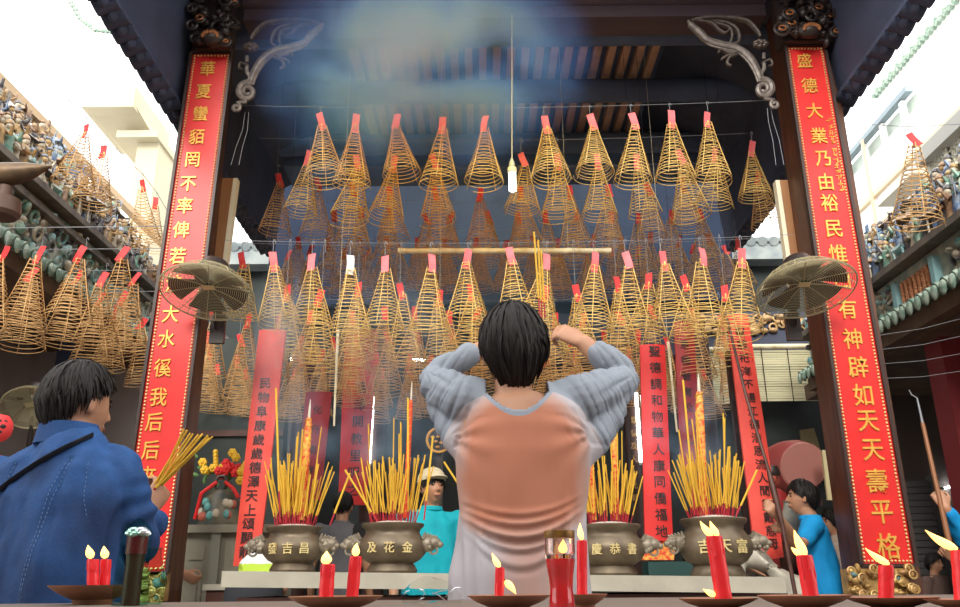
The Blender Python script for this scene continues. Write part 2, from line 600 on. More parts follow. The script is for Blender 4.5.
# hall roof: flat ceiling, slopes down to the side eaves, scalloped tile ends
EL, ER, EZ, RY0, RY1 = -2.05, 2.47, 4.10, 3.6, 7.75
rf = MB()
prof = [(EL, EZ), (-1.99, 4.85), (-1.15, 5.25), (1.6, 5.25), (2.41, 4.85), (ER, EZ)]
up = [(ER + 0.05, EZ), (2.52, 4.95), (1.65, 5.42), (-1.2, 5.42), (-2.1, 4.95), (EL - 0.05, EZ)]
rf.prism([(x, RY0, z) for x, z in prof + up], (0, RY1 - RY0, 0))
n = int((RY1 - RY0) / 0.13)
for i in range(n):
    y = RY0 + 0.07 + i * 0.13
    for sx, ex in ((-1, EL), (1, ER)):
        rf.tube([(ex - sx * 0.01, y, EZ + 0.05), (ex + sx * 0.11, y, EZ + 0.0)], 0.064, 12)
        rf.ball((ex + sx * 0.03, y + 0.065, EZ - 0.01), (0.03, 0.045, 0.045), 8, 6)
struct('roof', rf, roof_m, smooth=True, label='dark tiled hall roof with scalloped eave ends', cat='roof')

cl = MB()
cl.box(-1.1, 1.55, 5.2, RY1, 5.19, 5.249)
struct('ceiling', cl, navy_m, label='boarded ceiling tinted blue for smoke haze behind the incense coils')
rb = MB()
k = 0
x = -1.05
while x < 1.5:
    rb.box(x, x + 0.062, 5.3, 7.7, 5.12, 5.19)
    x += 0.118
struct('trim_rafters', rb, rafter_m, label='row of pale brown ceiling rafters', cat='rafters')
pb = MB()
for y in (5.42, 6.22, 7.12):
    pb.tube([(-1.9, y, 4.98), (2.35, y, 4.98)], 0.10, 14)
pb.box(-1.9, 2.35, 7.28, 7.72, 4.84, 5.15)  # box beam added to cover the brightly lit rafter ends
struct('trim_purlins', pb, navy_m, smooth=True, label='dark round purlins crossing under the rafters', cat='purlins')
hb = MB()
hb.box(-1.66, 2.05, 4.98, 5.2, 4.79, 4.93)
hb.tube([(-1.66, 5.0, 4.98), (2.05, 5.0, 4.98)], 0.10, 16)
struct('trim_front_beam', hb, beam_m, smooth=True, label='plum brown tie beam between the two couplet pillars', cat='beam')
gb = MB()
gb.box(-2.52, 3.02, 9.3, 9.4, 4.1, 6.9)
struct('wall_gable', gb, mat('gable_haze_navy', (0.014, 0.027, 0.062), 0.95, col2=(0.009, 0.018, 0.044), scale=1.5), label='added gable wall tinted dark blue for smoke haze behind the coils', cat='wall')  # backdrop added to hide the sky, its navy stands in for smoke haze
struct('wall_front', MB().box(-9, 9, -4.4, -4.2, 0, 6.0), rwall_m, label='unseen brown wall added behind the photographer to block low sky light', cat='wall')  # added out of view, keeps low sky light off the foreground
struct('wall_back', MB().box(-3.6, 4.6, 9.7, 9.9, 0, 4.8), rear_m, label='dark rear wall behind the altars', cat='wall')
ph = W(230, 252, 9.6)
eb = MB()
eb.box(-3.6, 4.6, 9.45, 9.72, ph.z - 0.22, ph.z - 0.02)
for i in range(58):
    eb.tube([(-3.55 + i * 0.14, 9.42, ph.z), (-3.55 + i * 0.14, 10.2, ph.z + 0.3)], 0.06, 8)
struct('trim_rear_eave', eb, mat('rear_eave', (0.32, 0.36, 0.36), 0.7, col2=(0.2, 0.24, 0.26), scale=6), smooth=True, label='grey tiled eave of the rear hall', cat='eave')
a, b = W(700, 318, 9.4), W(832, 334, 9.4)
fz = MB()
fz.box(a.x - 2.0, b.x + 0.4, 9.4, 9.7, b.z - 0.24, b.z + 0.28)
struct('trim_rear_beam', fz, mat('rear_beam', (0.04, 0.05, 0.09), 0.6), label='navy beam over the rear blinds', cat='beam')
fr = MB()
rr = random.Random(3)
xx = a.x - 0.1
while xx < b.x + 0.2:
    fr.ball((xx, 9.37, rr.uniform(b.z + 0.03, a.z)), (rr.uniform(0.03, 0.07), 0.04, rr.uniform(0.03, 0.06)), 8, 6)
    fr.ring((xx, 9.37, rr.uniform(b.z + 0.05, a.z)), (1, 0, 0), (0, 0, 1), rr.uniform(0.03, 0.06), 0.014, 12, 5)
    xx += 0.055
solo('carved_frieze', fr, mat('old_gilt', (0.55, 0.36, 0.16), 0.5, 0.2, col2=(0.3, 0.18, 0.09), scale=20),
     'old gilt carved frieze above the bamboo blind on the right', 'carving', ((a.x + b.x) / 2, 9.4, b.z))

# side galleries: dark halls under them
struct('wall_left', MB().box(-5.0, -4.8, 2.5, 9.0, 0, 4.2), dwall_m, label='dark grey wall of the left gallery', cat='wall')
_pa, _pb = W(190, 500, 8.68), W(290, 338, 8.68)
struct('wall_side_panel', MB().box(_pa.x, _pb.x, 8.68, 8.76, 0, _pb.z), mat('panel_darkgreen', (0.06, 0.075, 0.068), 0.8, col2=(0.04, 0.05, 0.05), scale=3), label='dark greenish wall panel behind the flowers and jar', cat='wall')
struct('trim_panel_rail', MB().box(_pa.x, _pb.x, 8.64, 8.68, W(240, 436, 8.64).z, W(240, 430, 8.64).z), dwood_m, label='dark rail across the greenish wall panel', cat='rail')
struct('wall_left_end', MB().box(-4.8, -2.8, 8.8, 9.0, 0, 3.6), dwall_m, label='dark grey end wall of the left gallery', cat='wall')
struct('ceiling_left', MB().box(-5.0, -3.55, 2.5, 9.0, 3.42, 3.6), eave_m, label='brown ceiling of the left gallery', cat='ceiling')
struct('wall_right', MB().box(4.9, 5.1, 2.5, 9.0, 0, 4.0), rwall_m, label='dark brown wall of the right gallery', cat='wall')
struct('wall_right_end', MB().box(4.0, 4.9, 8.8, 9.0, 0, 3.2), rwall_m, label='dark end wall of the right gallery', cat='wall')
struct('ceiling_right', MB().box(3.55, 5.1, 2.5, 9.0, 2.84, 3.0), eave_m, label='brown ceiling of the right gallery', cat='ceiling')
nb = MB()
p0, p1 = W(52, 420, 7.5), W(78, 330, 7.5)
nb.box(p0.x, p1.x, 7.4, 7.6, 0, 3.42)
struct('pillar_navy', nb, mat('navy_post', (0.03, 0.045, 0.10), 0.6), label='navy post in the left gallery', cat='pillar')
nb = MB()
p0, p1 = W(944, 400, 6.6), W(985, 330, 6.6)
nb.box(p0.x, p1.x, 6.5, 6.75, 0, 2.85)
struct('pillar_red', nb, mat('red_post', (0.22, 0.02, 0.025), 0.6), label='dull red post in the right gallery', cat='pillar')
nb = MB()
p0, p1 = W(880, 575, 8.0), W(925, 470, 8.0)
for i in range(26):
    nb.box(p0.x, p1.x, 7.95, 8.0, 0.3 + i * 0.06, 0.3 + i * 0.06 + 0.05)
nb.box(p0.x - 0.04, p0.x, 7.9, 8.02, 0.0, 1.9)
nb.box(p1.x, p1.x + 0.04, 7.9, 8.02, 0.0, 1.9)
struct('door_1', nb, mat('grey_shutter', (0.085, 0.085, 0.085), 0.7), label='dark grey slatted shutter behind the right pillar', cat='door')

# buildings beyond
bl = MB()


def pxbox(mb, x0, y0, x1, y1, Y, depth):
    p, q = W(x0, y1, Y), W(x1, y0, Y)
    mb.box(p.x, q.x, Y, Y + depth, p.z, q.z)


root = thing('apartment_building', 'cream stepped apartment block beyond the left gallery', 'building', (W(130, 140, 12).x, 13, 0))
m1 = MB()
pxbox(m1, 81, 86, 136, 107, 12, 1.6)
part('balcony', m1, cream_wall, root, smooth=False)
m1 = MB()
p0, p1 = W(106, 130, 12.3), W(150, 104, 12.3)
m1.hexa([(W(86, 107, 12.1).x, 12.1, W(86, 107, 12.1).z), (W(136, 107, 12.1).x, 12.1, W(86, 107, 12.1).z), (W(136, 107, 12.1).x, 13.5, W(86, 107, 12.1).z), (W(86, 107, 12.1).x, 13.5, W(86, 107, 12.1).z),
         (p0.x, 13.0, p0.z), (p1.x, 13.0, p0.z), (p1.x, 14, p0.z), (p0.x, 14, p0.z)][4:] +
        [(W(86, 107, 12.1).x, 12.1, W(86, 107, 12.1).z), (W(136, 107, 12.1).x, 12.1, W(86, 107, 12.1).z), (W(136, 107, 12.1).x, 13.5, W(86, 107, 12.1).z), (W(86, 107, 12.1).x, 13.5, W(86, 107, 12.1).z)])
part('bracket_slab', m1, cream_wall, root, smooth=False)
m1 = MB()
_p, _q = W(122, 260, 12.6), W(160, 133, 12.6)
m1.box(_p.x, _q.x, 12.6, 14.2, 0, _q.z)
pxbox(m1, 116, 130, 158, 137, 12.4, 1.9)
part('tower_wall', m1, cream_wall, root, smooth=False)

lw = MB()
a, b = WX(10, 90, -4.7), WX(165, 244, -4.7)
lw.hexa([(-4.75, a.y - 0.6, a.z - 0.07), (-4.65, a.y - 0.6, a.z - 0.07), (-4.65, b.y, b.z - 0.07), (-4.75, b.y, b.z - 0.07),
         (-4.75, a.y - 0.6, a.z + 0.02), (-4.65, a.y - 0.6, a.z + 0.02), (-4.65, b.y, b.z + 0.02), (-4.75, b.y, b.z + 0.02)])
struct('trim_left_fascia', lw, tan_wall, label='tan fascia board rising behind the left roof figurines', cat='fascia')

rt = thing('long_white_building', 'white building with blue grey gutter and balcony rails beyond the right gallery', 'building', (6.3, 9, 0))
g0, g1 = WX(838, 167, 6.0), WX(906, 93, 6.0)
gz = (g0.z + g1.z) / 2
ya, yb = g1.y - 0.05, 13.5
part('wall', MB().box(6.02, 6.6, 4.0, yb, 0, gz - 0.35), white_wall, rt, smooth=False)
part('gutter', MB().box(5.97, 6.08, ya, yb, gz - 0.035, gz + 0.045), bluegrey_m, rt, smooth=False)
m1 = MB()
for i in range(9):
    y = ya + 0.2 + i * 0.62
    m1.box(6.0, 6.06, y, y + 0.09, gz - 0.4, gz - 0.06)
part('upper_posts', m1, white_wall, rt, smooth=False)
part('upper_band', MB().box(6.12, 6.3, ya, yb, gz - 0.36, gz - 0.05), mat('pale_greygreen', (0.48, 0.55, 0.5), 0.8), rt, smooth=False)
h0 = WX(880, 190, 6.0)
part('balcony_band', MB().box(5.96, 6.02, 4.6, yb, h0.z - 0.04, h0.z + 0.04), mat('pale_tan', (0.75, 0.62, 0.42), 0.8), rt, smooth=False)
m1 = MB()
for i in range(3):
    m1.box(5.97, 6.02, 4.6, yb, h0.z - 0.5 - i * 0.45, h0.z - 0.46 - i * 0.45)
part('wall_lines', m1, mat('pale_tan2', (0.7, 0.6, 0.45), 0.8), rt, smooth=False)
m1 = MB()
p0 = WX(868, 175, 5.95)
m1.tube([(5.95, p0.y, p0.z + 0.6), (5.95, p0.y, p0.z - 1.8)], 0.025, 8)
part('drain_pipe', m1, mat('pipe_salmon', (0.75, 0.45, 0.32), 0.7), rt)
m1 = MB()
aw0, aw1 = WX(877, 207, 5.6), WX(900, 186, 5.6)
m1.prism([(5.6, aw0.y, aw0.z), (6.0, aw0.y, aw0.z), (6.0, aw0.y, aw0.z + 0.45)], (0, -1.0, 0))
part('awning', m1, mat('awning_grey', (0.42, 0.40, 0.34), 0.7), rt, smooth=False)

lat = thing('lattice_screen', 'grey roofed lattice screen behind the right roof figurines', 'screen', (4.6, 5.6, 0))
g0 = WX(925, 163, 4.6)
part('coping', MB().box(4.5, 4.75, 3.8, g0.y, g0.z - 0.05, g0.z + 0.1), mat('coping_grey', (0.45, 0.45, 0.42), 0.8), lat, smooth=False)
m1 = MB()
for i in range(7):
    y = g0.y - 0.1 - i * 0.32
    m1.box(4.58, 4.64, y, y + 0.05, g0.z - 0.75, g0.z - 0.05)
for i in range(9):
    m1.box(4.6, 4.62, 3.8, g0.y, g0.z - 0.75 + i * 0.08, g0.z - 0.735 + i * 0.08)
for i in range(30):
    m1.box(4.6, 4.62, g0.y - i * 0.07, g0.y - i * 0.07 + 0.012, g0.z - 0.75, g0.z - 0.05)
part('lattice', m1, mat('lattice_cream', (0.62, 0.60, 0.48), 0.8), lat, smooth=False)

tr = MB()
a, b = WX(884, 95, 7.2), WX(985, -22, 7.2)
for i in range(26):
    t = i / 25
    p = a.lerp(b, t)
    tr.tube([(7.0, p.y, p.z - 0.03), (7.3, p.y, p.z + 0.05)], 0.05, 8)
    if i % 2:
        tr.ball((7.02, p.y, p.z + 0.05), (0.03, 0.045, 0.04), 8, 6)
tr.box(7.08, 7.3, min(a.y, b.y), max(a.y, b.y), a.z - 0.6, a.z - 0.04, mi=1)
solo('green_tiled_parapet', tr, [gtile_m, white_wall], 'pale green glazed tile parapet at the far upper right', 'parapet', (7.2, a.y, a.z - 0.3))
gl = MB()
pts = [W(66, -6, 10), W(80, 18, 10), W(95, 30, 10), W(120, 33, 10), W(150, 28, 10.2)]
allp = []
for i in range(len(pts) - 1):
    for t in range(6):
        allp.append(pts[i].lerp(pts[i + 1], t / 6))
gl.tube(allp, 0.018, 5)
for p in allp:
    gl.ball(p, (0.045, 0.03, 0.035), 7, 5)
solo('green_garland', gl, gtile_m, 'thin green garland strung across the sky at upper left', 'garland', tuple(pts[0]))

# ================================================================== PILLARS AND COUPLET BOARDS
PY = 4.98


def pillar(name, xa, xb, label):
    o = struct(name, MB().box(xa, xb, PY, PY + 0.34, 0.12, 5.15), pillar_m, label=label, cat='pillar')
    return o


pillar('pillar_left', -2.0, W(189, 495, PY + 0.3).x, 'dark brown wooden pillar behind the left red couplet')
pillar('pillar_right', W(835, 500, PY + 0.3).x, 2.48, 'dark brown wooden pillar behind the right red couplet')
for nm, xc in (('left', -1.85), ('right', 2.28)):
    mb = MB()
    mb.box(xc - 0.28, xc + 0.28, PY - 0.08, PY + 0.42, 0, 0.1)
    mb.lathe([(0.3, 0.1), (0.3, 0.11), (0.24, 0.12)], (xc, PY + 0.17, 0), 20)
    struct('trim_base_' + nm, mb, marble_m, label='stone base of the ' + nm + ' pillar', cat='pillar base')

BY = 4.9


def couplet(corners, chars, name, label, gilt=True):
    """corners px: TL, TR, BR, BL; a lacquered board with frame, beading and gilt characters"""
    q = [W(x, y, BY) for x, y in corners]
    c = sum(q, Vector()) / 4
    r = thing(name, label, 'couplet board', (c.x, BY, min(p.z for p in q)))
    dn = Vector((0, 0.03, 0))
    part('panel', MB().prism([q[3], q[2], q[1], q[0]], dn), board_red, r, smooth=False)

    def inset(d):
        out = []
        for i in range(4):
            o = q[i]
            e1 = (q[(i + 1) % 4] - o).normalized()
            e2 = (q[i - 1] - o).normalized()
            out.append(o + (e1 + e2) * d)
        return out
    fr_ = MB()
    o4 = inset(-0.008)
    for i in range(4):
        fr_.bar(o4[i], o4[(i + 1) % 4], 0.04, 0.018, side=(0, 1, 0))
    part('frame', fr_, frame_m, r, smooth=False)
    bd = MB()
    i4 = inset(0.016)
    for i in range(4):
        A, B = i4[i], i4[(i + 1) % 4]
        nn = int((B - A).length / 0.021)
        for k in range(nn):
            bd.ball(A.lerp(B, k / nn) + Vector((0, -0.004, 0)), 0.0075, 6, 4)
    part('beading', bd, bead_m, r)
    tx = MB()
    for ch, px, py, s in chars:
        put_glyph(tx, ch, W(px, py, BY) + Vector((0, -0.004, 0)), s * 1.04, s * 1.16, depth=0.005, bold=0.006)
    part('gilt_lettering', tx, gold_m, r, smooth=False)
    return r, q


Lc = list('華夏蠻貊罔不率俾若涉大水徯我后后來')
Lxy = [(208, 69), (204, 92), (201, 114), (197, 137), (193, 160), (188.5, 184), (185, 206), (181.5, 230), (178, 256), (174.5, 284),
       (171, 314), (167, 339), (163, 368), (159, 397), (154.5, 422), (151, 450), (147.5, 476)]
lb, lq = couplet([(193, 54), (231, 54), (166, 572), (118, 572)], [(c, x, y, 0.103) for c, (x, y) in zip(Lc, Lxy)],
                 'couplet_board', 'red lacquer couplet board with gilt characters on the left pillar')
Rc = list('盛德大業乃由裕民惟曰有神辟如天天壽平格')
Rxy = [(804, 61), (809, 86), (814, 111), (818.5, 136), (822.5, 159), (825.5, 182), (829, 203), (833.5, 229), (837.5, 254), (842, 281),
       (847, 309), (852, 339), (857.5, 367), (862.5, 395), (867.5, 421), (872.5, 450), (876.5, 481), (881.5, 512), (888, 546)]
rb_, rq = couplet([(786, 47), (823, 47), (914, 564), (862, 564)], [(c, x, y, 0.104 + 0.0014 * i) for i, (c, (x, y)) in enumerate(zip(Rc, Rxy))],
                  'couplet_board', 'red lacquer couplet board with gilt characters on the right pillar')
sm = MB()
rr = random.Random(5)
for i in range(13):
    t = i / 12
    p = W(829 + 13 * t, 121 + 68 * t, BY) + Vector((0, -0.004, 0))
    for k in range(4):
        o_ = Vector((rr.uniform(-0.011, 0.011), 0, rr.uniform(-0.013, 0.013)))
        d_ = Vector((0.012, 0, 0)) if k % 2 else Vector((0.003, 0, 0.012))
        sm.bar(p + o_ - d_, p + o_ + d_, 0.004, 0.004, side=(0, 1, 0))
part('small_lettering', sm, gold_m, rb_, smooth=False)

# carved black capitals over the boards
for sd, (x0, x1, yb) in (('left', (189, 239, 47)), ('right', (781, 834, 40))):
    rr = random.Random(11 if sd == 'left' else 12)
    pc = W((x0 + x1) / 2, yb, 4.8)
    cp = thing('carved_capital', 'black carved capital with gilt flecks on the ' + sd + ' pillar', 'carving', tuple(pc))
    mb, gbm = MB(), MB()
    A, B = W(x0, yb, 4.8), W(x1, -30, 4.8)
    mb.box(A.x + 0.03, B.x - 0.03, 4.84, 4.97, A.z + 0.02, 5.1)
    for i in range(70):
        p = Vector((rr.uniform(A.x, B.x), rr.uniform(4.78, 4.86), rr.uniform(A.z, B.z)))
        mb.ball(p, (rr.uniform(0.02, 0.045), 0.035, rr.uniform(0.015, 0.04)), 8, 6)
        if i % 2 == 0:
            mb.ring(p + Vector((0, -0.03, 0)), (math.cos(i), 0, math.sin(i)), (-math.sin(i), 0, math.cos(i)), rr.uniform(0.025, 0.05), 0.011, 12, 5)
        if i % 6 == 0:
            gbm.ring(p + Vector((0, -0.045, 0)), (1, 0, 0), (0, 0.3, 0.9), rr.uniform(0.012, 0.025), 0.006, 10, 5)
    c0 = W((x0 + x1) / 2 - (2 if sd == 'left' else -2), yb - 9, 4.78)
    mb.ball(c0, (0.085, 0.05, 0.055), 14, 8)
    for i in range(9):
        t = math.pi * i / 8
        gbm.ball(c0 + Vector((math.cos(t) * 0.05, -0.045, math.sin(t) * 0.03 - 0.01)), (0.012, 0.01, 0.018), 6, 5)
    part('carving', mb, black_m, cp)
    part('gilt_petals', gbm, mat('dull_copper_gilt', (0.42, 0.16, 0.06), 0.4, 0.4), cp)
# gold lions below the right board, mixed carving under the left
for cx, cy, sp, lab in ((880, 578, 62, 'gilt carved lions under the right couplet board'), (150, 582, 26, 'small gilt carving under the left couplet board')):
    rr = random.Random(int(cx))
    cp = thing('gilt_carving', lab, 'carving', tuple(W(cx, 600, 4.86)))
    mb = MB()
    mb2 = MB()
    A = W(cx, cy, 4.86)
    hw = sp * 0.0052 / 2 * 1.05
    mb.box(A.x - hw, A.x + hw, 4.88, 4.97, A.z - 0.1, A.z + 0.05)
    for i in range(46):
        p = A + Vector((rr.uniform(-hw, hw), rr.uniform(-0.02, 0.03), rr.uniform(-0.1, 0.06)))
        (mb2 if i % 7 == 3 else mb).ball(p, (rr.uniform(0.012, 0.03), 0.025, rr.uniform(0.012, 0.03)), 8, 6)
        if i % 3 == 0:
            mb.ring(p + Vector((0, -0.02, 0)), (1, 0, 0), (0, 0.2, 1), 0.022, 0.006, 10, 5)
    part('carving', mb, mat('gilt_dim', (0.55, 0.36, 0.12), 0.4, 0.3, col2=(0.3, 0.15, 0.06), scale=25), cp)
    part('painted_bits', mb2, mat('painted_teal', (0.10, 0.2, 0.2), 0.5), cp)

# scroll brackets in the corners under the beam
for sd in ('left', 'right'):
    mir = (lambda x: x) if sd == 'left' else (lambda x: 1011 - x)
    dy = 0 if sd == 'left' else -3
    Q = lambda x, y: W(mir(x), y + dy, 4.93)
    br = thing('scroll_bracket', 'silvery carved scroll bracket under the beam at the ' + sd + ' pillar', 'bracket', tuple(Q(262, 60)))
    mb = MB()

    def curve(pts, rad, n=10, flat=0.7):
        # smooth polyline (Catmull-Rom)
        P = [Vector(p) for p in pts]
        out, ro = [], []
        for i in range(len(P) - 1):
            p0, p1, p2, p3 = P[max(i - 1, 0)], P[i], P[i + 1], P[min(i + 2, len(P) - 1)]
            for s in range(6):
                t = s / 6
                out.append(0.5 * ((2 * p1) + (p2 - p0) * t + (2 * p0 - 5 * p1 + 4 * p2 - p3) * t * t + (3 * p1 - p0 - 3 * p2 + p3) * t ** 3))
                ro.append((rad[i] * (1 - t) + rad[i + 1] * t) * 0.0058)
        out.append(P[-1])
        ro.append(rad[-1] * 0.0058)
        return out, ro
    sp = []
    for i in range(30):
        t = i / 29
        ang = math.radians(60) + t * 2 * math.pi * 1.75
        rad = 9.5 * (1 - 0.8 * t)
        sp.append(Q(247 + math.cos(ang) * rad, 92 - math.sin(ang) * rad))
    mb.tube(sp, [0.022 * (1 - 0.5 * i / 29) for i in range(30)], 8, flat=1.2)
    sp = []
    for i in range(18):
        t = i / 17
        ang = math.radians(75) - t * 2 * math.pi * 1.2
        rad = 4.6 * (1 - 0.75 * t)
        sp.append(Q(236 + math.cos(ang) * rad, 107.5 - math.sin(ang) * rad))
    mb.tube([Q(247, 102)] + [Q(241, 102.5)] + sp, 0.012, 8, flat=1.2)
    part('scroll', mb, carve_m, br)
    mb = MB()
    for off, w in ((0, 5.2), (-3.2, 2.2), (3.0, 2.2)):
        pp, ro = curve([Q(250 + off, 85), Q(254 + off, 74), Q(262 + off * .7, 61 + off * .7), Q(274, 52 + off), Q(289, 48.5 + off), Q(303, 44 + off), Q(311, 36 + off * .6), Q(321 + off * .3, 27 + off * .4)],
                       [w * .6, w * .8, w, w, w * .9, w * .9, w, w * .8])
        mb.tube(pp, ro, 9, flat=0.9)
    part('stem', mb, carve_m, br)
    mb = MB()
    for leaf, w in (([(272, 55), (282, 56), (290, 53), (293, 56)], 2.6), ([(274, 58), (281, 60), (284, 66), (280, 69)], 2.4), ([(276, 56), (286, 60), (290, 63)], 2.2),
                    ([(300, 24), (285, 26), (274, 33), (272, 44), (277, 47)], 3.0), ([(297, 26), (283, 30), (279, 38), (281, 46)], 2.4),
                    ([(320, 24), (305, 21), (285, 21), (265, 24), (254, 34), (251, 40)], 3.6), ([(316, 23), (300, 26), (292, 33), (286, 36), (281, 32)], 2.4),
                    ([(323, 24), (318, 32), (309, 41)], 3.0), ([(247, 66), (247, 72), (251, 78)], 2.2), ([(249, 66), (241, 63), (239, 68), (243, 69)], 2.0), ([(247, 62), (247, 56)], 2.2)):
        pp, ro = curve([Q(*l) for l in leaf], [w * (0.7 + 0.5 * math.sin(math.pi * (i + .6) / len(leaf))) for i in range(len(leaf))])
        mb.tube(pp, ro, 8, flat=0.6)
    part('leaves', mb, carve_m, br)
    mb = MB()
    c0 = Q(251, 48)
    for i in range(7):
        t = 2 * math.pi * i / 7
        mb.ball(c0 + Vector((math.cos(t) * 0.034, -0.01, math.sin(t) * 0.02)), (0.024, 0.025, 0.018), 8, 6)
    mb.ball(c0 + Vector((0, -0.03, 0)), 0.018, 8, 6)
    part('rosette', mb, mat('dark_bronze_carving', (0.12, 0.09, 0.075), 0.45, 0.3), br)

# added strips, sunlight on the inner pillar faces put into their colour
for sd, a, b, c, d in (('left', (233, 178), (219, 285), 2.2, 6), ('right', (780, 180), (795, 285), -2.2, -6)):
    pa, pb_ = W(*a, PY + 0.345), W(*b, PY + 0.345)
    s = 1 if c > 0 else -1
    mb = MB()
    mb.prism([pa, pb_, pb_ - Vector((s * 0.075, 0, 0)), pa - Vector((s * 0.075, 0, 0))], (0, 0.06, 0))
    o = struct('trim_' + sd + '_post', mb, post_m, label='added bright strip for the sunlit inner face of the ' + sd + ' pillar', cat='post')
    m2 = MB()
    pa, pb_ = pa + Vector((s * 0.002, 0, 0)), pb_ + Vector((s * 0.002, 0, 0))
    m2.prism([pa, pb_, pb_ + Vector((s * 0.03, 0, 0)), pa + Vector((s * 0.03, 0, 0))], (0, 0.06, 0))
    q = link_mesh('painted_sun_edge', m2.mesh('painted_sun_edge'), mat('painted_sun_cream', (0.85, 0.78, 0.58), 0.6), o, False)  # cream strip painted as sunlight along the pillar edge

# ================================================================== GALLERY ROOFS WITH CERAMIC FIGURINES


def figurine_mesh(kind, m1, m2, m3, rnd):
    mb = MB()
    if kind == 0:      # standing robed figure
        mb.lathe([(0.045, 0), (0.05, 0.02), (0.04, 0.09), (0.047, 0.14), (0.04, 0.165), (0.016, 0.18)], n=10, sy=0.75)
        mb.tube([(-0.04, 0, 0.155), (-0.065, -0.02, 0.11), (-0.02, -0.045, 0.115)], [0.017, 0.018, 0.012], 6)
        mb.tube([(0.04, 0, 0.155), (0.06, -0.03, 0.13), (0.05, -0.05, 0.18)], [0.017, 0.016, 0.01], 6)
        mb.ball((0, -0.004, 0.20), (0.022, 0.023, 0.027), 8, 6, mi=1)
        mb.lathe([(0.026, 0.213), (0.028, 0.22), (0.018, 0.24), (0.006, 0.25)], n=8, mi=2)
    elif kind == 1:    # rider on a horse
        mb.tube([(-0.07, 0, 0.085), (0, 0, 0.08), (0.06, 0, 0.09)], [0.03, 0.032, 0.03], 8)
        for x in (-0.055, 0.045):
            for y in (-0.018, 0.018):
                mb.tube([(x, y, 0.08), (x + 0.006, y, 0.04), (x, y, 0)], [0.013, 0.009, 0.009], 6)
        mb.tube([(0.055, 0, 0.1), (0.085, 0, 0.14), (0.11, 0, 0.135)], [0.02, 0.015, 0.01], 6)
        mb.tube([(-0.07, 0, 0.09), (-0.095, 0, 0.05)], [0.01, 0.006], 5)
        mb.lathe([(0.03, 0.1), (0.032, 0.13), (0.036, 0.17), (0.012, 0.19)], n=8, mi=2, sy=0.8)
        mb.ball((0, 0, 0.205), (0.019, 0.02, 0.023), 8, 6, mi=1)
        mb.tube([(0.03, -0.02, 0.16), (0.06, -0.045, 0.2), (0.065, -0.045, 0.26)], [0.012, 0.008, 0.004], 5, mi=2)
        mb.lathe([(0.022, 0.215), (0.012, 0.235), (0.003, 0.25)], n=7, mi=2)
    elif kind == 2:    # small pavilion
        mb.box(-0.07, 0.07, -0.03, 0.03, 0, 0.015)
        for x in (-0.06, 0.06):
            for y in (-0.024, 0.024):
                mb.tube([(x, y, 0.01), (x, y, 0.15)], 0.009, 6, mi=1)
        mb.hexa([(-0.1, -0.06, 0.15), (0.1, -0.06, 0.15), (0.1, 0.06, 0.15), (-0.1, 0.06, 0.15),
                 (-0.06, -0.006, 0.20), (0.06, -0.006, 0.20), (0.06, 0.006, 0.20), (-0.06, 0.006, 0.20)], mi=2)
        for s in (-1, 1):
            mb.tube([(s * 0.09, -0.055, 0.155), (s * 0.115, -0.065, 0.165), (s * 0.125, -0.068, 0.185)], [0.012, 0.008, 0.003], 5, mi=2)
        mb.lathe([(0.03, 0.015), (0.03, 0.08), (0.012, 0.1)], n=8, mi=0)
        mb.ball((0, 0, 0.115), 0.018, 7, 5, mi=1)
    else:              # figure leaning with a raised arm and banner
        mb.tube([(-0.02, 0, 0), (-0.01, 0, 0.06), (0.0, 0, 0.1), (0.012, 0, 0.16)], [0.03, 0.036, 0.032, 0.03], 8)
        mb.tube([(0.03, 0, 0), (0.03, -0.01, 0.05), (0.005, 0, 0.1)], [0.018, 0.02, 0.02], 7)
        mb.ball((0.02, -0.004, 0.195), (0.021, 0.022, 0.026), 8, 6, mi=1)
        mb.tube([(0.03, 0, 0.155), (0.07, -0.02, 0.16), (0.085, -0.03, 0.21)], [0.015, 0.013, 0.009], 6)
        mb.tube([(-0.02, 0, 0.15), (-0.06, -0.02, 0.12), (-0.07, -0.04, 0.09)], [0.015, 0.013, 0.009], 6)
        mb.tube([(0.085, -0.03, 0.1), (0.085, -0.03, 0.27)], 0.004, 5, mi=2)
        mb.box(0.05, 0.084, -0.034, -0.026, 0.21, 0.265, mi=2)
        mb.ball((0.02, 0, 0.222), (0.024, 0.024, 0.013), 8, 5, mi=2)
    me = mb.mesh('figurine')
    for m in (m1, m2, m3):
        me.materials.append(m)
    me.polygons.foreach_set('use_smooth', [True] * len(me.polygons))
    me.set_sharp_from_angle(angle=math.radians(45))
    return me


_r = random.Random(21)
P_ = {n: MATS['porcelain_' + n] for n in ('blue', 'green', 'ochre', 'cream', 'brown', 'aqua', 'dark')}
combos = [('blue', 'cream', 'dark', 'blue robed'), ('green', 'cream', 'ochre', 'green robed'), ('ochre', 'cream', 'brown', 'ochre robed'),
          ('cream', 'ochre', 'blue', 'cream robed'), ('brown', 'cream', 'dark', 'brown robed'), ('aqua', 'cream', 'blue', 'aqua robed'), ('dark', 'ochre', 'brown', 'dark robed')]
KN = ['standing', 'mounted', 'pavilion', 'banner bearing']
FIG = []
for ki in range(4):
    for cb in combos:
        FIG.append((figurine_mesh(ki, P_[cb[0]], P_[cb[1]], P_[cb[2]], _r), ki, cb[3], cb[0]))


def fig_label(ki, robe, colour, side):
    if ki == 2:
        return 'tiny %s glazed ceramic pavilion among figurines on the %s gallery roof' % (colour, side)
    return 'small %s ceramic figurine, %s, on the %s gallery roof' % (robe, KN[ki], side)


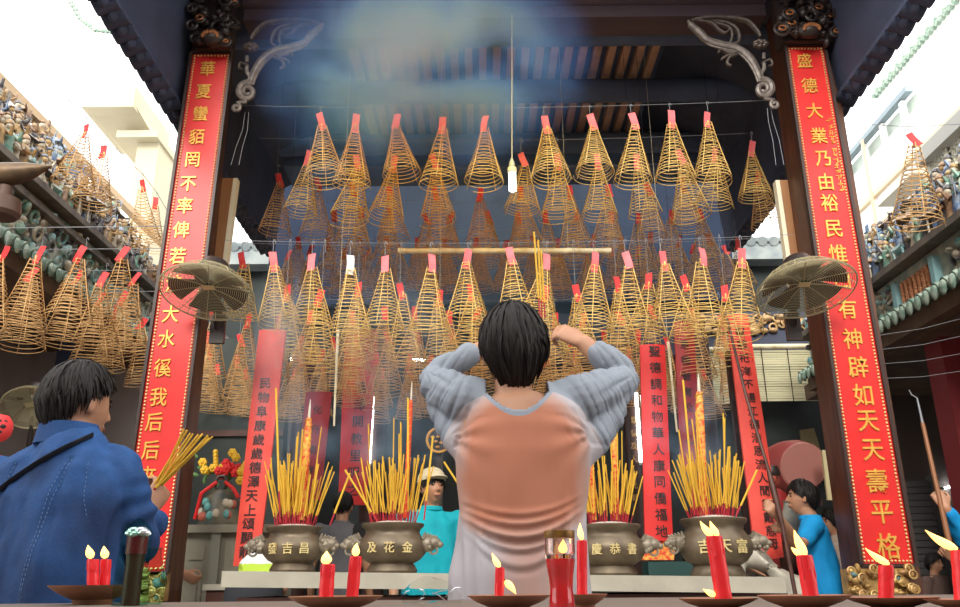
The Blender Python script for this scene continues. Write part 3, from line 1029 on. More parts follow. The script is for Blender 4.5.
def gallery(side):
    sx = -1 if side == 'left' else 1
    X0 = 3.5
    if side == 'left':
        zl = WX(50, 211, -X0).z
        ze = WX(30, 262, -X0).z
        zr = 4.66
        y0, y1 = 4.6, 8.75
        tiers = [(0.0, zl + 0.08, 0.105), (0.2, zl + 0.36, 0.11), (0.4, zl + 0.65, 0.115), (0.6, zl + 0.93, 0.12)]
    else:
        zl = WX(902, 275, X0).z
        ze = WX(917, 309, X0).z
        zr = 4.0
        y0, y1 = 4.2, 8.6
        tiers = [(0.0, zl + 0.08, 0.10), (0.18, zl + 0.34, 0.105), (0.36, zl + 0.58, 0.11)]
    fx = lambda d: sx * (X0 + d)
    # stepped ledge structure
    mb = MB()
    xs = sorted((fx(-0.12), fx(0.1)))
    mb.box(xs[0], xs[1], y0, y1, zl + 0.025, zl + 0.08)
    if side == 'left':
        x2 = sorted((fx(-0.07), fx(0.1)))
        mb.box(x2[0], x2[1], y0, y1, zl - 0.10, zl - 0.06)
    x2 = sorted((fx(0.02), fx(0.1)))
    mb.box(x2[0], x2[1], y0, y1, zl - 0.06, zl + 0.025)
    prev = 0.1
    for d, z, _ in tiers[1:]:
        xs = sorted((fx(prev), fx(d + 0.14)))
        mb.box(xs[0], xs[1], y0, y1, zl - 0.05, z)
        prev = d + 0.14
    xs = sorted((fx(prev), fx(prev + 0.1)))
    mb.box(xs[0], xs[1], y0, y1, zl - 0.05, tiers[-1][1] + 0.02)
    xs = sorted((fx(0.02), fx(0.3)))
    mb.box(xs[0], xs[1], y0, y1, ze - 0.02, zl - 0.05)
    struct('trim_' + side + '_ledges', mb, ledge_m, label='stepped grey ledges of the ' + side + ' gallery roof', cat='roof ledge')
    mb = MB()
    xs = sorted((fx(-0.06), fx(0.5)))
    mb.box(xs[0], xs[1], y0, y1, ze - 0.18, ze - 0.05)
    struct('trim_' + side + '_eave', mb, eave_m, label='brown eave board of the ' + side + ' gallery', cat='eave')
    mb = MB()
    i = 0
    y = y0
    while y < y1:
        mb.tube([(fx(0.06), y, ze + 0.05), (fx(-0.14), y, ze - 0.02)], 0.048, 9)
        mb.ball((fx(-0.15), y, ze - 0.05), (0.02, 0.042, 0.06), 8, 6)
        y += 0.125
    o = solo('green_eave_tiles', mb, gtile_m, 'row of green glazed eave tiles along the ' + side + ' gallery', 'roof tiles', (fx(0), (y0 + y1) / 2, ze))
    # frieze between eave tiles and ledge: relief, frames and terracotta lattice
    rr = random.Random(31 if side == 'left' else 32)
    rel = MB()
    rel.box(*sorted((fx(0.005), fx(0.03))), y0, y1, ze - 0.01, zl + 0.02, mi=4)
    y = y0
    while y < y1:
        skip = side == 'right' and WX(932, 275, X0).y - 0.32 < y < WX(903, 300, X0).y + 0.05
        if not skip:
            for k in range(5):
                p = (fx(rr.uniform(-0.04, 0.03)), y + rr.uniform(-0.06, 0.06), rr.uniform(ze + 0.02, zl - 0.03))
                rel.ball(p, (0.035, rr.uniform(0.015, 0.05), rr.uniform(0.015, 0.05)), 7, 5, mi=rr.randrange(4))
            rel.ring((fx(-0.02), y + rr.uniform(-0.05, 0.05), rr.uniform(ze + 0.05, zl - 0.1)), (0, 1, 0), (0.3, 0, 1), rr.uniform(0.03, 0.06), 0.014, 12, 5, mi=rr.randrange(4))
        y += 0.085
    solo('porcelain_relief', rel, [P_['cream'], P_['green'], P_['dark'], P_['aqua'], mat('frieze_ground', (0.24, 0.32, 0.30), 0.6, col2=(0.62, 0.62, 0.52), scale=7)],
         'broken porcelain relief band under the ' + side + ' ledge of figurines', 'relief', (fx(0), (y0 + y1) / 2, ze), angle=50)
    if side == 'right':
        ya, yb = WX(937, 270, X0).y, WX(904, 300, X0).y
        lt = MB()
        nz = 7
        h = (zl - 0.07) - (ze + 0.04)
        for a_ in range(8):
            for b_ in range(nz):
                yy = ya + (yb - ya) * (a_ + 0.5) / 8
                zz = ze + 0.04 + h * (b_ + 0.5) / nz
                lt.ring((fx(-0.02), yy, zz), (0, 1, 0), (0, 0, 1), h / nz * 0.42, 0.009, 8, 5)
        lt.box(*sorted((fx(0.0), fx(0.03))), ya, yb, ze + 0.02, zl - 0.06)
        r = thing('terracotta_lattice', 'terracotta lattice panel in aqua frame on the right gallery frieze', 'lattice', (fx(0), (ya + yb) / 2, ze))
        part('lattice', lt, terra_m, r)
        fm = MB()
        for yy in (ya - 0.03, yb + 0.03):
            fm.box(*sorted((fx(-0.06), fx(0.03))), yy - 0.03, yy + 0.03, ze + 0.02, zl - 0.05)
        part('frame', fm, aqua_m, r, smooth=False)
    # figurines
    rr = random.Random(41 if side == 'left' else 42)
    for ti, (d, z, step) in enumerate(tiers):
        y = y0 + 0.35 if side == 'left' else y0 + 0.25
        while y < y1 - 0.1:
            me, ki, robe, colour = FIG[rr.choices(range(len(FIG)), [(6 if f[1] == 0 else 4 if f[1] == 3 else 2.2 if f[1] == 1 else 1.3) * ({'blue': 0.5, 'aqua': 0.5, 'green': 0.7, 'ochre': 1.4, 'cream': 1.5, 'brown': 1.4, 'dark': 1.7} if side == 'left' else {'blue': 1.5, 'aqua': 1.5, 'green': 1.0, 'ochre': 0.7, 'cream': 1.2, 'brown': 0.8, 'dark': 1.8})[f[3]] for f in FIG])[0]]
            o = bpy.data.objects.new('ceramic_figurine', me)
            C.objects.link(o)
            o.location = (fx(d - 0.03 + rr.uniform(-0.015, 0.015)), y, z)
            o.rotation_euler = (0, 0, -sx * math.pi / 2 + rr.uniform(-0.5, 0.5) if sx < 0 else -math.pi / 2 + rr.uniform(-0.5, 0.5))
            s = rr.uniform(1.0, 1.3)
            o.scale = (s, s, s)
            tag(o, fig_label(ki, robe, colour, side), 'figurine', 'ceramic %s %s on the %s gallery roof' % (colour, KN[ki], side))
            y += step * rr.uniform(0.92, 1.2) * (1.5 if ki in (1, 2) else 1)


gallery('left')
gallery('right')

# big dark lantern bracket at the left edge
lb0 = W(8, 178, 3.6)
ln = thing('tall_brazier', 'dark brazier with wide boat shaped hood at the left edge', 'brazier', (lb0.x, 3.6, W(8, 218, 3.6).z))
m1 = MB()
q0, q1 = W(-40, 172, 3.6), W(52, 166, 3.6)
pts = [q0.lerp(q1, i / 8) + Vector((0, 0, -0.03 * math.sin(math.pi * i / 8))) for i in range(9)]
m1.tube(pts, [0.02, 0.045, 0.055, 0.06, 0.06, 0.055, 0.045, 0.025, 0.004], 10, flat=1.0)
part('hood', m1, mat('brass_dark', (0.16, 0.10, 0.05), 0.45, 0.4, col2=(0.07, 0.045, 0.03), scale=12), ln)
m1 = MB()
zc = W(0, 196, 3.6)
m1.lathe([(0.03, 0.05), (0.035, -0.0), (0.08, -0.02), (0.085, -0.09), (0.07, -0.11), (0.0, -0.115)], (W(4, 196, 3.6).x, 3.6, zc.z), 16)
part('bowl', m1, mat('rust_pot', (0.09, 0.045, 0.03), 0.6), ln)
m1 = MB()
m1.tube([(W(4, 196, 3.6).x, 3.6, zc.z + 0.04), (W(-60, 196, 3.6).x, 3.6, zc.z + 0.06), (W(-60, 196, 3.6).x, 3.6, 0)], 0.02, 8)
part('stand', m1, black_m, ln)

# ================================================================== INCENSE COILS
_rc = random.Random(99)


def spiral_mesh(seed, m, turns=20, R=0.134, H=0.41, wr=0.0026):
    rnd = random.Random(seed)
    mb = MB()
    lx, ly = rnd.uniform(-0.03, 0.03), rnd.uniform(-0.02, 0.02)
    ns = 22
    N = turns * ns
    pts = []
    ph = rnd.uniform(0, 6.28)
    wob = [rnd.uniform(-0.006, 0.006) for _ in range(turns + 2)]
    for i in range(N + 1):
        t = i / N
        r = 0.024 + (R - 0.024) * t ** 1.05
        k = i / ns
        w = wob[int(k)] * (1 - k % 1) + wob[int(k) + 1] * (k % 1)
        a = ph + 2 * math.pi * k
        tilt = 0.10 * r * math.cos(a + ph)
        pts.append((r * math.cos(a) + lx * t, r * math.sin(a) + ly * t, -H * t ** 0.95 + w + tilt * 0.4))
    if seed % 3 == 0:
        for i in range(10):
            a = ph + 2 * math.pi * i / ns
            pts.append((R * math.cos(a) + lx + 0.002 * i, R * math.sin(a) + ly, -H - 0.004 * i))
    mb.tube(pts, wr, 5)
    for k in range(4):
        a = ph + k * math.pi / 2 + 0.4
        mb.tube([((0.024 + (R - 0.024) * t ** 1.05 + 0.003) * math.cos(a) + lx * t, (0.024 + (R - 0.024) * t ** 1.05 + 0.003) * math.sin(a) + ly * t, -H * t ** 0.95) for t in (0, .25, .5, .75, 1)], 0.0026, 5)
    mb.tube([(0, 0, 0.02), (0, 0, -0.02)], 0.006, 6)
    me = mb.mesh('spiral')
    me.materials.append(m)
    me.polygons.foreach_set('use_smooth', [True] * len(me.polygons))
    return me


def tag_mesh(seed, m):
    rnd = random.Random(seed)
    mb = MB()
    b = rnd.uniform(-0.02, 0.02)
    w = 0.024
    pts = []
    for i in range(6):
        t = i / 5
        pts.append((b * t * t, 0.02 * math.sin(t * 2 + seed), -0.125 * t))
    vs = []
    for s in (-0.0012, 0.0012):
        for x, y, z in pts:
            vs += [(x - w, y + s, z), (x + w, y + s, z + 0.006 * math.sin(seed))]
    fs = []
    for i in range(5):
        a = 2 * i
        fs += [(a, a + 1, a + 3, a + 2), (12 + a + 2, 12 + a + 3, 12 + a + 1, 12 + a)]
        fs += [(a, a + 2, 14 + a, 12 + a), (a + 1, 13 + a, 15 + a, a + 3)]
    fs += [(0, 12, 13, 1), (10, 11, 23, 22)]
    mb.add(vs, fs)
    me = mb.mesh('paper_tag')
    me.materials.append(m)
    return me


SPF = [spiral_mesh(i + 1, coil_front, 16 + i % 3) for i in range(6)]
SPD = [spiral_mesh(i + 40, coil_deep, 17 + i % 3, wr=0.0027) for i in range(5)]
TGR = [tag_mesh(i, tag_red) for i in range(5)]
TGP = [tag_mesh(i + 9, tag_pink) for i in range(5)]
TGW = tag_mesh(4, tag_white)
_hk = MB()
_hk.tube([(0.012, 0, -0.008), (0.008, 0, 0.004), (0, 0, 0.006), (-0.004, 0, -0.004), (0, 0, -0.016), (0, 0, -0.05)], 0.0018, 5)
HK = _hk.mesh('hook')
HK.materials.append(wire_m)


def coil(px, py, Y, wz, label, group, deep=False, tags=TGR, scale=1.0, tilt=None):
    """hang one coil; px,py is the top of its tag, wz the height of the wire"""
    p = W(px, py, Y)
    drop = max(wz - p.z, 0.02)
    r = thing('incense_coil', label, 'incense coil', (p.x, Y, p.z + drop), group)
    h = bpy.data.objects.new('hook', HK)
    h.scale = (1, 1, drop / 0.05 * 1.05)
    t = bpy.data.objects.new('paper_tag', _rc.choice(tags) if isinstance(tags, list) else tags)
    t.location = (0, -0.006, -drop)
    ty = tilt if tilt is not None else _rc.gauss(-0.05, 0.16)
    t.rotation_euler = (_rc.uniform(-0.1, 0.1), ty, _rc.uniform(-0.5, 0.5))
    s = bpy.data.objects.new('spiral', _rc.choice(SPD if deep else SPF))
    s.location = (math.sin(-ty) * 0.085, 0.004, -drop - 0.085)
    s.rotation_euler = (_rc.gauss(0, 0.05), _rc.gauss(0, 0.06), _rc.uniform(0, 6.28))
    s.scale = (scale * _rc.uniform(0.93, 1.06), scale * _rc.uniform(0.93, 1.06), scale * _rc.uniform(0.92, 1.1))
    for o in (h, t, s):
        o.parent = r
        C.objects.link(o)
    return r


def wire_row(name, label, Y, z0, x0=-1.66, x1=2.04, sag=0.04, rise=0.0):
    mb = MB()
    mid, half = (x0 + x1) / 2, (x1 - x0) / 2
    zf = lambda x: z0 + sag * ((x - mid) / half) ** 2 + rise * (x - mid)
    mb.tube([(x0 + (x1 - x0) * i / 24, Y, zf(x0 + (x1 - x0) * i / 24)) for i in range(25)], 0.0017, 5)
    solo('hanging_wire', mb, wire_m, label, 'wire', ((x0 + x1) / 2, Y, z0), 'wires the coils hang from')
    return zf


UP = [
    (5.0, False, TGP, [(320, 114), (357, 115), (398, 114), (443, 117), (487, 117), (544, 117), (590, 115), (631, 114), (670, 112), (708, 112)], 'front'),
    (5.6, False, TGP, [(310, 152), (357, 156), (396, 157), (432, 156), (521, 154), (557, 154), (597, 155), (637, 154), (677, 151), (716, 148), (752, 142)], 'second'),
    (6.15, True, TGR, [(278, 174), (316, 178), (352, 182), (388, 186), (435, 187), (480, 188), (519, 186), (568, 186), (608, 184), (645, 183), (682, 178), (757, 172)], 'third'),
    (6.65, True, TGR, [(334, 210), (361, 207), (389, 207), (425, 213), (453, 212), (487, 211), (517, 212), (546, 211), (576, 209), (611, 211), (638, 213), (672, 210), (698, 209)], 'fourth'),
    (7.25, True, TGR, [(298, 237), (329, 238), (359, 238), (386, 236), (418, 238), (444, 238), (477, 237), (507, 240), (532, 235), (558, 238), (593, 235), (621, 237), (650, 232), (679, 236), (707, 234), (736, 238)], 'fifth'),
    (7.95, True, TGR, [(291, 250), (313, 245), (344, 249), (369, 249), (399, 244), (425, 246), (448, 245), (478, 245), (504, 244), (533, 247), (561, 249), (585, 251), (610, 247), (639, 247), (665, 251), (694, 244), (723, 245)], 'rear'),
]
LO = [
    (5.0, False, TGP, [(273, 253), (312, 254), (350, 256), (385, 256), (431, 255), (468, 250), (509, 248), (547, 254), (594, 253), (625, 252), (661, 252), (700, 249), (741, 249)], 'front'),
    (5.6, False, TGR, [(242, 253), (287, 285), (322, 290), (358, 282), (400, 283), (440, 290), (471, 284), (545, 286), (575, 285), (616, 277), (648, 273), (683, 275), (724, 285)], 'second'),
    (6.2, True, TGR, [(213, 312), (248, 314), (282, 314), (310, 310), (352, 311), (385, 306), (416, 307), (450, 311), (480, 307), (555, 313), (583, 313), (617, 311), (651, 305), (691, 307), (720, 315)], 'third'),
    (6.85, True, TGR, [(209, 332), (240, 334), (268, 332), (301, 336), (332, 337), (357, 333), (386, 331), (416, 332), (451, 330), (482, 333), (544, 334), (571, 334), (604, 330), (637, 330), (665, 337), (690, 336), (723, 335)], 'fourth'),
    (7.45, True, TGR, [(208, 347), (237, 355), (266, 353), (299, 355), (323, 350), (352, 353), (377, 353), (410, 354), (432, 355), (461, 350), (547, 354), (576, 349), (603, 348), (629, 348), (662, 355), (685, 347), (720, 351)], 'fifth'),
    (8.45, True, TGR, [(217, 364), (246, 368), (272, 366), (295, 368), (322, 366), (356, 364), (382, 369), (408, 368), (431, 366), (458, 368), (572, 369), (596, 366), (650, 365), (676, 364), (703, 369)], 'rear'),
]
for tier, rows in (('upper', UP), ('lower', LO)):
    for Y, deep, tags, pts, rn in rows:
        zs = [W(x, y, Y).z for x, y in pts]
        z0 = max(zs) + 0.035
        zf = wire_row('w', 'thin steel wire carrying the %s row of %s incense coils' % (rn, tier), Y, z0)
        for i, (x, y) in enumerate(pts):
            nm = '%s conical incense coil, %s from the left in the %s row of the %s tier' % ('yellow' if not deep else 'brown', nth(i), rn, tier)
            tg = tags
            if tier == 'lower' and rn == 'front' and i == 2:
                tg = TGW
                nm = 'yellow conical incense coil with a white tag in the front row of the lower tier'
            px = W(x, y, Y)
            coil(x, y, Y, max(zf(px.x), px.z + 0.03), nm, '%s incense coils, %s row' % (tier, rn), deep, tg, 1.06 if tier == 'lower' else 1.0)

# coils over the left gallery walk
LG = [(6, 246, 4.9), (42, 246, 5.0), (86, 247, 5.2), (38, 268, 5.5), (128, 247, 5.5), (106, 272, 5.7), (80, 270, 5.8), (140, 273, 6.1), (103, 292, 6.25), (128, 292, 6.5), (146, 318, 6.7), (117, 305, 6.95)]
LU = [(85, 124, 5.5), (104, 145, 6.0), (142, 180, 6.9), (156, 198, 7.5)]
for grp, lst, gname in (('lower', LG, 'coils over the left gallery walk'), ('upper', LU, 'high coils over the left gallery')):
    mb = MB()
    sp_ = sorted(lst, key=lambda a: a[2])
    wp = []
    for x, y, Y in sp_:
        p = W(x, y, Y)
        wp.append(p + Vector((0, 0, 0.06)))
    if grp == 'upper':
        wp = [W(64, 95, 4.9)] + wp + [W(168, 212, 8.2)]
        mb.tube(wp, 0.003, 5)
        solo('hanging_wire', mb, wire_m, 'thin sloping wire of the high coils at the left', 'wire', tuple(wp[0]), 'wires the coils hang from')
    else:
        for k, z_ in enumerate((4.95, 5.6, 6.2, 6.8)):
            zz = W(60 + 20 * k, 246 + 20 * k, z_).z + 0.1
            m2 = MB()
            m2.tube([(-3.5, z_, zz + 0.03), (-2.02, z_, zz + 0.03)], 0.0028, 5)
            solo('hanging_wire', m2, wire_m, 'thin wire across the left gallery walk, %s from the front' % nth(k), 'wire', (-2.7, z_, zz), 'wires the coils hang from')
    for i, (x, y, Y) in enumerate(sorted(lst, key=lambda a: a[0])):
        coil(x, y, Y, W(x, y, Y).z + 0.06, '%s incense coil, %s from the left among the %s' % ('brown' if grp == 'lower' else 'sunlit wiry', nth(i), gname), gname,
             True, TGR, 1.12 if grp == 'lower' else 1.1, tilt=0.35 if grp == 'lower' else -0.1)
coil(909, 133, 5.2, W(909, 133, 5.2).z + 0.06, 'shade-toned brown incense coil with faded red tag hanging alone at the far right', 'single coil', True, TGR, 1.35, -0.25)
mb = MB()
pz = W(909, 133, 5.2)
mb.tube([(2.42, 5.2, pz.z + 0.10), (pz.x, 5.2, pz.z + 0.05), (4.6, 5.2, pz.z + 0.12)], 0.0028, 5)
solo('hanging_wire', mb, wire_m, 'thin wire holding the lone coil at the right', 'wire', (3, 5.2, pz.z), 'wires the coils hang from')
for k in range(4):
    a, b = W(868 + 0 * k, 337 + 14 * k, 5.6), W(975, 315 + 18 * k, 5.6)
    mb = MB()
    mb.tube([a, (a + b) / 2 + Vector((0, 0, -0.02)), b], 0.0016, 5)
    solo('hanging_wire', mb, wire_m, 'bare wire under the right gallery eave, %s from the top' % nth(k), 'wire', tuple(a), 'bare wires at the right')

# pale horizontal pole and pendant lamp
mb = MB()
a, b = W(398, 251, 5.86), W(611, 251, 5.86)
mb.tube([a + (b - a) * (i / 20) for i in range(21)], [0.022 + 0.003 * (i % 4 == 0) for i in range(21)], 10)
for t in (0.2, 0.8):
    e = a.lerp(b, t)
    mb.tube([e, Vector((e.x, e.y, 5.15))], 0.0015, 5)
solo('pale_pole', mb, pale_m, 'pale horizontal bamboo pole hung behind the incense coils', 'pole', tuple((a + b) / 2))
lp = W(512, 165, 4.95)
pl = thing('pendant_lamp', 'white tubular bulb on a long white cord between the coils', 'lamp', (lp.x, 4.95, W(512, 202, 4.95).z))
mb = MB()
mb.tube([W(512, 12, 4.95) + Vector((0, 0.03, 0)), lp], 0.004, 6)
part('cord', mb, mat('white_cord', (0.55, 0.58, 0.6), 0.6), pl)
mb = MB()
mb.lathe([(0.006, 0.05), (0.012, 0.03), (0.018, 0.02), (0.02, -0.01), (0.016, -0.015)], lp, 12)
part('socket', mb, tubecap_m, pl)
mb = MB()
mb.lathe([(0.018, -0.015), (0.03, -0.022), (0.032, -0.05), (0.024, -0.056)], lp, 14)
part('collar', mb, mat('lamp_collar', (0.8, 0.75, 0.5), 0.5), pl)
mb = MB()
for q in ((-0.013, 0), (0.013, 0), (0, 0.013)):
    mb.tube([lp + Vector((q[0], q[1], -0.05)), lp + Vector((q[0], q[1], -0.19))], 0.011, 8)
part('bulb', mb, bulb_m, pl)
# loose twisted wires hanging from the scroll ends
for sd, pts in (('left', [(247, 112), (245, 130), (239, 148), (235, 165)]), ('right', [(769, 108), (771, 122), (776, 140), (780, 165)])):
    mb = MB()
    for o_ in (-0.012, 0.012):
        mb.tube([W(x, y, 4.97) + Vector((o_ * (1 + 0.4 * i), 0, 0)) for i, (x, y) in enumerate(pts)], 0.0017, 5)
    solo('loose_wire', mb, wire_m, 'loose pair of wires dangling below the %s scroll bracket' % sd, 'wire', tuple(W(*pts[-1], 4.97)))

# ================================================================== WALL FANS


def fan(px, py, Y, R, nrm, label, xup, pole=None, blades=True):
    c = W(px, py, Y)
    f = thing('wall_fan' if not pole else 'stand_fan', label, 'fan', tuple(c))
    n = Vector(nrm).normalized()
    x = Vector(xup)
    x = (x - n * x.dot(n)).normalized()
    y = n.cross(x)
    mb = MB()
    for k in range(20):
        r = R * (0.16 + 0.84 * k / 19)
        d = -0.045 * (1 - (r / R) ** 2)
        mb.ring(c + n * d, x, y, r, 0.0019 if k < 19 else 0.006, 44, 4)
    for k in range(10):
        a = 2 * math.pi * k / 10
        e = x * math.cos(a) + y * math.sin(a)
        mb.tube([c + e * (R * t) + n * (-0.045 * (1 - t * t)) for t in (0.1, 0.4, 0.7, 1.0)], 0.003, 4)
    part('front_guard', mb, guard_m, f)
    mb = MB()
    for k in range(11):
        r = R * (0.3 + 0.7 * k / 10)
        d = -0.14 * (1 - (r / R) ** 3)
        mb.ring(c + n * d, x, y, r, 0.0017, 40, 4)
    for k in range(10):
        a = 2 * math.pi * k / 10 + 0.2
        e = x * math.cos(a) + y * math.sin(a)
        mb.tube([c + e * (R * t) - n * (0.14 * (1 - t ** 3)) for t in (0.25, 0.5, 0.8, 1.0)], 0.003, 4)
    part('rear_guard', mb, guard_m, f)
    mb = MB()
    mb.prism([c - n * 0.043 + x * (0.035 * a) + y * (0.02 * b) for a, b in ((-1, -1), (1, -1), (1, 1), (-1, 1))], n * 0.006)
    part('badge', mb, mat('fan_badge', (0.72, 0.66, 0.36), 0.4, 0.2), f, smooth=False)
    mb = MB()
    for k in range(5):
        a0 = 2 * math.pi * k / 5
        lo, hi = [], []
        for t in range(7):
            a = a0 + t * 0.17
            lo.append(c + (x * math.cos(a) + y * math.sin(a)) * (R * 0.2) + n * (-0.070 - 0.003 * t))
            hi.append(c + (x * math.cos(a + 0.12) + y * math.sin(a + 0.12)) * (R * 0.84) + n * (-0.024 - 0.002 * t))
        vs = lo + hi + [p - n * 0.003 for p in lo + hi]
        fs = []
        for t in range(6):
            fs += [(t, t + 1, 8 + t, 7 + t), (14 + t + 1, 14 + t, 21 + t, 22 + t)]
        fs += [(0, 7, 21, 14), (6, 20, 27, 13)] + [(t, t + 14, t + 15, t + 1) for t in range(6)] + [(7 + t, 8 + t, 22 + t, 21 + t) for t in range(6)]
        mb.add(vs, fs)
    mb.lathe([(0.0, -0.055), (0.05, -0.06), (0.055, -0.09), (0.03, -0.10)], c, 14, ax=(x, y, n))
    part('blades', mb, fanblade_m if blades else mat('pale_blade', (0.6, 0.62, 0.5), 0.4), f, angle=60)
    mb = MB()
    mb.lathe([(0.02, -0.10), (0.10, -0.11), (0.11, -0.15), (0.08, -0.22), (0.02, -0.24)], c, 16, ax=(x, y, n))
    part('motor', mb, black_m, f)
    mb = MB()
    if pole:
        mb.tube([c - n * 0.15, c - n * 0.15 + Vector((0, 0.05, -0.2)), Vector((c.x, c.y + 0.2, 0.02))], 0.018, 8)
        mb.lathe([(0.2, 0.0), (0.2, 0.02), (0.04, 0.05)], (c.x, c.y + 0.2, 0), 18)
        part('stand', mb, black_m, f)
    else:
        s = 1 if px < 480 else -1
        w = Vector((c.x - s * 0.03, PY, c.z - 0.12))
        mb.tube([c - n * 0.16, c - n * 0.2 + Vector((0, 0.06, -0.05)), w], [0.025, 0.022, 0.03], 8)
        mb.box(w.x - 0.045, w.x + 0.045, PY - 0.03, PY + 0.0, w.z - 0.09, w.z + 0.09)
        part('bracket', mb, black_m, f)
    return f


fan(207, 293, 4.62, 0.272, (-0.03, -0.32, -0.95), 'round caged fan with brassy guard mounted on the left pillar', (1, 0, 0.10))
fan(806, 290, 4.62, 0.285, (0.02, -0.30, -0.95), 'round caged fan with brassy guard mounted on the right pillar', (1, 0, -0.04))
fan(29, 408, 6.0, 0.19, (0.25, -0.62, -0.75), 'pale caged fan turning in the dark left gallery', (1, 0, 0), pole=True, blades=False)

# ================================================================== INNER HALL: COUPLETS, BLINDS, LAMPS


def inner_board(corners, Y, chars, rows, m, label, size=0.085, tm=text_black, cur=0.02):
    q = [W(x, y, Y) for x, y in corners]
    c = sum(q, Vector()) / 4
    r = thing('couplet_board', label, 'couplet board', (c.x, Y, min(p.z for p in q)))
    # slightly bowed board
    mb = MB()
    nx = 6
    lo, hi = [], []
    for row in (0, 1):
        for i in range(nx + 1):
            t = i / nx
            top, bot = q[0].lerp(q[1], t), q[3].lerp(q[2], t)
            d = Vector((0, -cur * (1 - (2 * t - 1) ** 2), 0)) + Vector((0, 0.025 * row, 0))
            lo.append(bot + d)
            hi.append(top + d)
    k = nx + 1
    vs = lo + hi
    fs = []
    for i in range(nx):
        fs += [(i, i + 1, 2 * k + i + 1, 2 * k + i), (k + i + 1, k + i, 3 * k + i, 3 * k + i + 1)]
        fs += [(i + 1, i, k + i, k + i + 1), (2 * k + i, 2 * k + i + 1, 3 * k + i + 1, 3 * k + i)]
    fs += [(0, 2 * k, 3 * k, k), (nx, k + nx, 3 * k + nx, 2 * k + nx)]
    mb.add(vs, fs)
    part('panel', mb, m, r)
    tx = MB()
    for i, ch in enumerate(chars):
        x, y = rows[0][0] + (rows[1][0] - rows[0][0]) * i / max(1, len(chars) - 1), rows[0][1] + (rows[1][1] - rows[0][1]) * i / max(1, len(chars) - 1)
        put_glyph(tx, ch, W(x, y, Y) + Vector((0, -cur - 0.002, 0)), size, size, depth=0.003, bold=0.004)
    part('ink_lettering', tx, tm, r, smooth=False)
    cdm = MB()
    for t in (0.2, 0.8):
        e = q[0].lerp(q[1], t)
        cdm.tube([e + Vector((0, 0.012, -0.03)), Vector((e.x, Y + 0.012, 5.15 if abs(e.x) < 1.2 else 4.9))], 0.0014, 5)
    part('hanging_cords', cdm, wick_m, r)
    return r


inner_board([(259, 330), (286, 330), (258, 566), (233, 566)], 5.35, '民物阜康歲歲德澤天上頌顯龍', ((266, 384), (246, 552)), redpale_m,
            'faded red couplet board with black characters left of the leftmost censer', 0.078)
inner_board([(345, 330), (378, 330), (366, 505), (338, 505)], 7.75, '德澤開教里呎之', ((361, 388), (353, 490)), redpaper_m,
            'red couplet board behind the man in grey, between the two left censers', 0.115)
inner_board([(306, 392), (332, 392), (320, 500), (294, 500)], 6.6, '化行南海', ((318, 410), (310, 470)), darkred_m,
            'narrow dark red board half hidden by the leftmost incense', 0.075)
inner_board([(640, 345), (665, 345), (673, 541), (645, 541)], 5.5, '聖德調和物華人康同僑福地', ((654, 352), (661, 531)), redpaper_m,
            'bright red couplet board with black characters between the two right censers', 0.08)
inner_board([(674, 322), (694, 322), (701, 470), (681, 470)], 6.2, '恩德普育及人心', ((684, 345), (690, 440)), darkred_m,
            'dull red couplet board behind the rightmost incense', 0.075)
inner_board([(727, 315), (748, 315), (784, 557), (756, 562)], 5.6, '聖慈祀海不揚江德浩恩流人間盡戴慈母', ((739, 332), (772, 544)), redpale_m,
            'faded pinkish red couplet board leaning right of the rightmost censer', 0.072)
mb = MB()
mb.prism([W(641, 541, 5.5), W(676, 541, 5.5), W(674, 560, 5.5), W(643, 560, 5.5)], (0, 0.08, 0))
mb2 = MB()
mb2.box(W(646, 575, 5.5).x, W(690, 575, 5.5).x, 5.4, 5.62, 0, W(660, 562, 5.5).z)
st = thing('board_stand', 'dark green stand under the bright red board between censers', 'stand', tuple(W(660, 600, 5.5)))
st.location = (W(660, 560, 5.5).x, 5.5, 0)
part('painted_foot', mb, lattice_red, st, smooth=False)
part('plinth', mb2, mat('dark_green_box', (0.015, 0.06, 0.055), 0.5), st, smooth=False)
for (x0, y0, x1, y1, Y, lab) in ((729, 352, 738, 490, 5.9, 'dark narrow post left of the pinkish red board'),):
    mb = MB()
    a, b = W(x0, y0, Y), W(x1 + 12, y1 + 60, Y)
    mb.bar(a, b, 0.05, 0.05)
    mb.bar(b, Vector((b.x + 0.02, Y, 0)), 0.05, 0.05)
    solo('narrow_post', mb, black_m, lab, 'post', (b.x, Y, 0), smooth=False)


def blind(x0, x1, y0, y1, Y, label):
    a, b = W(x0, y0, Y), W(x1, y1, Y)
    r = thing('bamboo_blind', label, 'blind', ((a.x + b.x) / 2, Y, b.z))
    mb = MB()
    n = int((a.z - b.z) / 0.03)
    for i in range(n):
        z = a.z - 0.04 - (a.z - b.z - 0.04) * i / n
        y = Y + 0.008 * math.sin(i * 0.9)
        mb.box(a.x, b.x, y, y + 0.012, z - 0.024, z)
    part('slats', mb, bamboo_m, r, smooth=False)
    mb = MB()
    mb.tube([(a.x - 0.04, Y - 0.01, a.z), (b.x + 0.04, Y - 0.01, a.z)], 0.03, 10)
    part('head_rail', mb, pale_m, r)
    mb = MB()
    for t in (0.12, 0.5, 0.88):
        x = a.x + (b.x - a.x) * t
        mb.tube([(x, Y - 0.02, a.z), (x, Y - 0.02, b.z)], 0.005, 5)
    part('lift_cords', mb, wick_m, r)


blind(752, 828, 347, 401, 9.3, 'pale bamboo blind hanging right of the pinkish red board')
blind(694, 748, 350, 404, 9.35, 'bamboo blind half hidden by the pinkish red board')
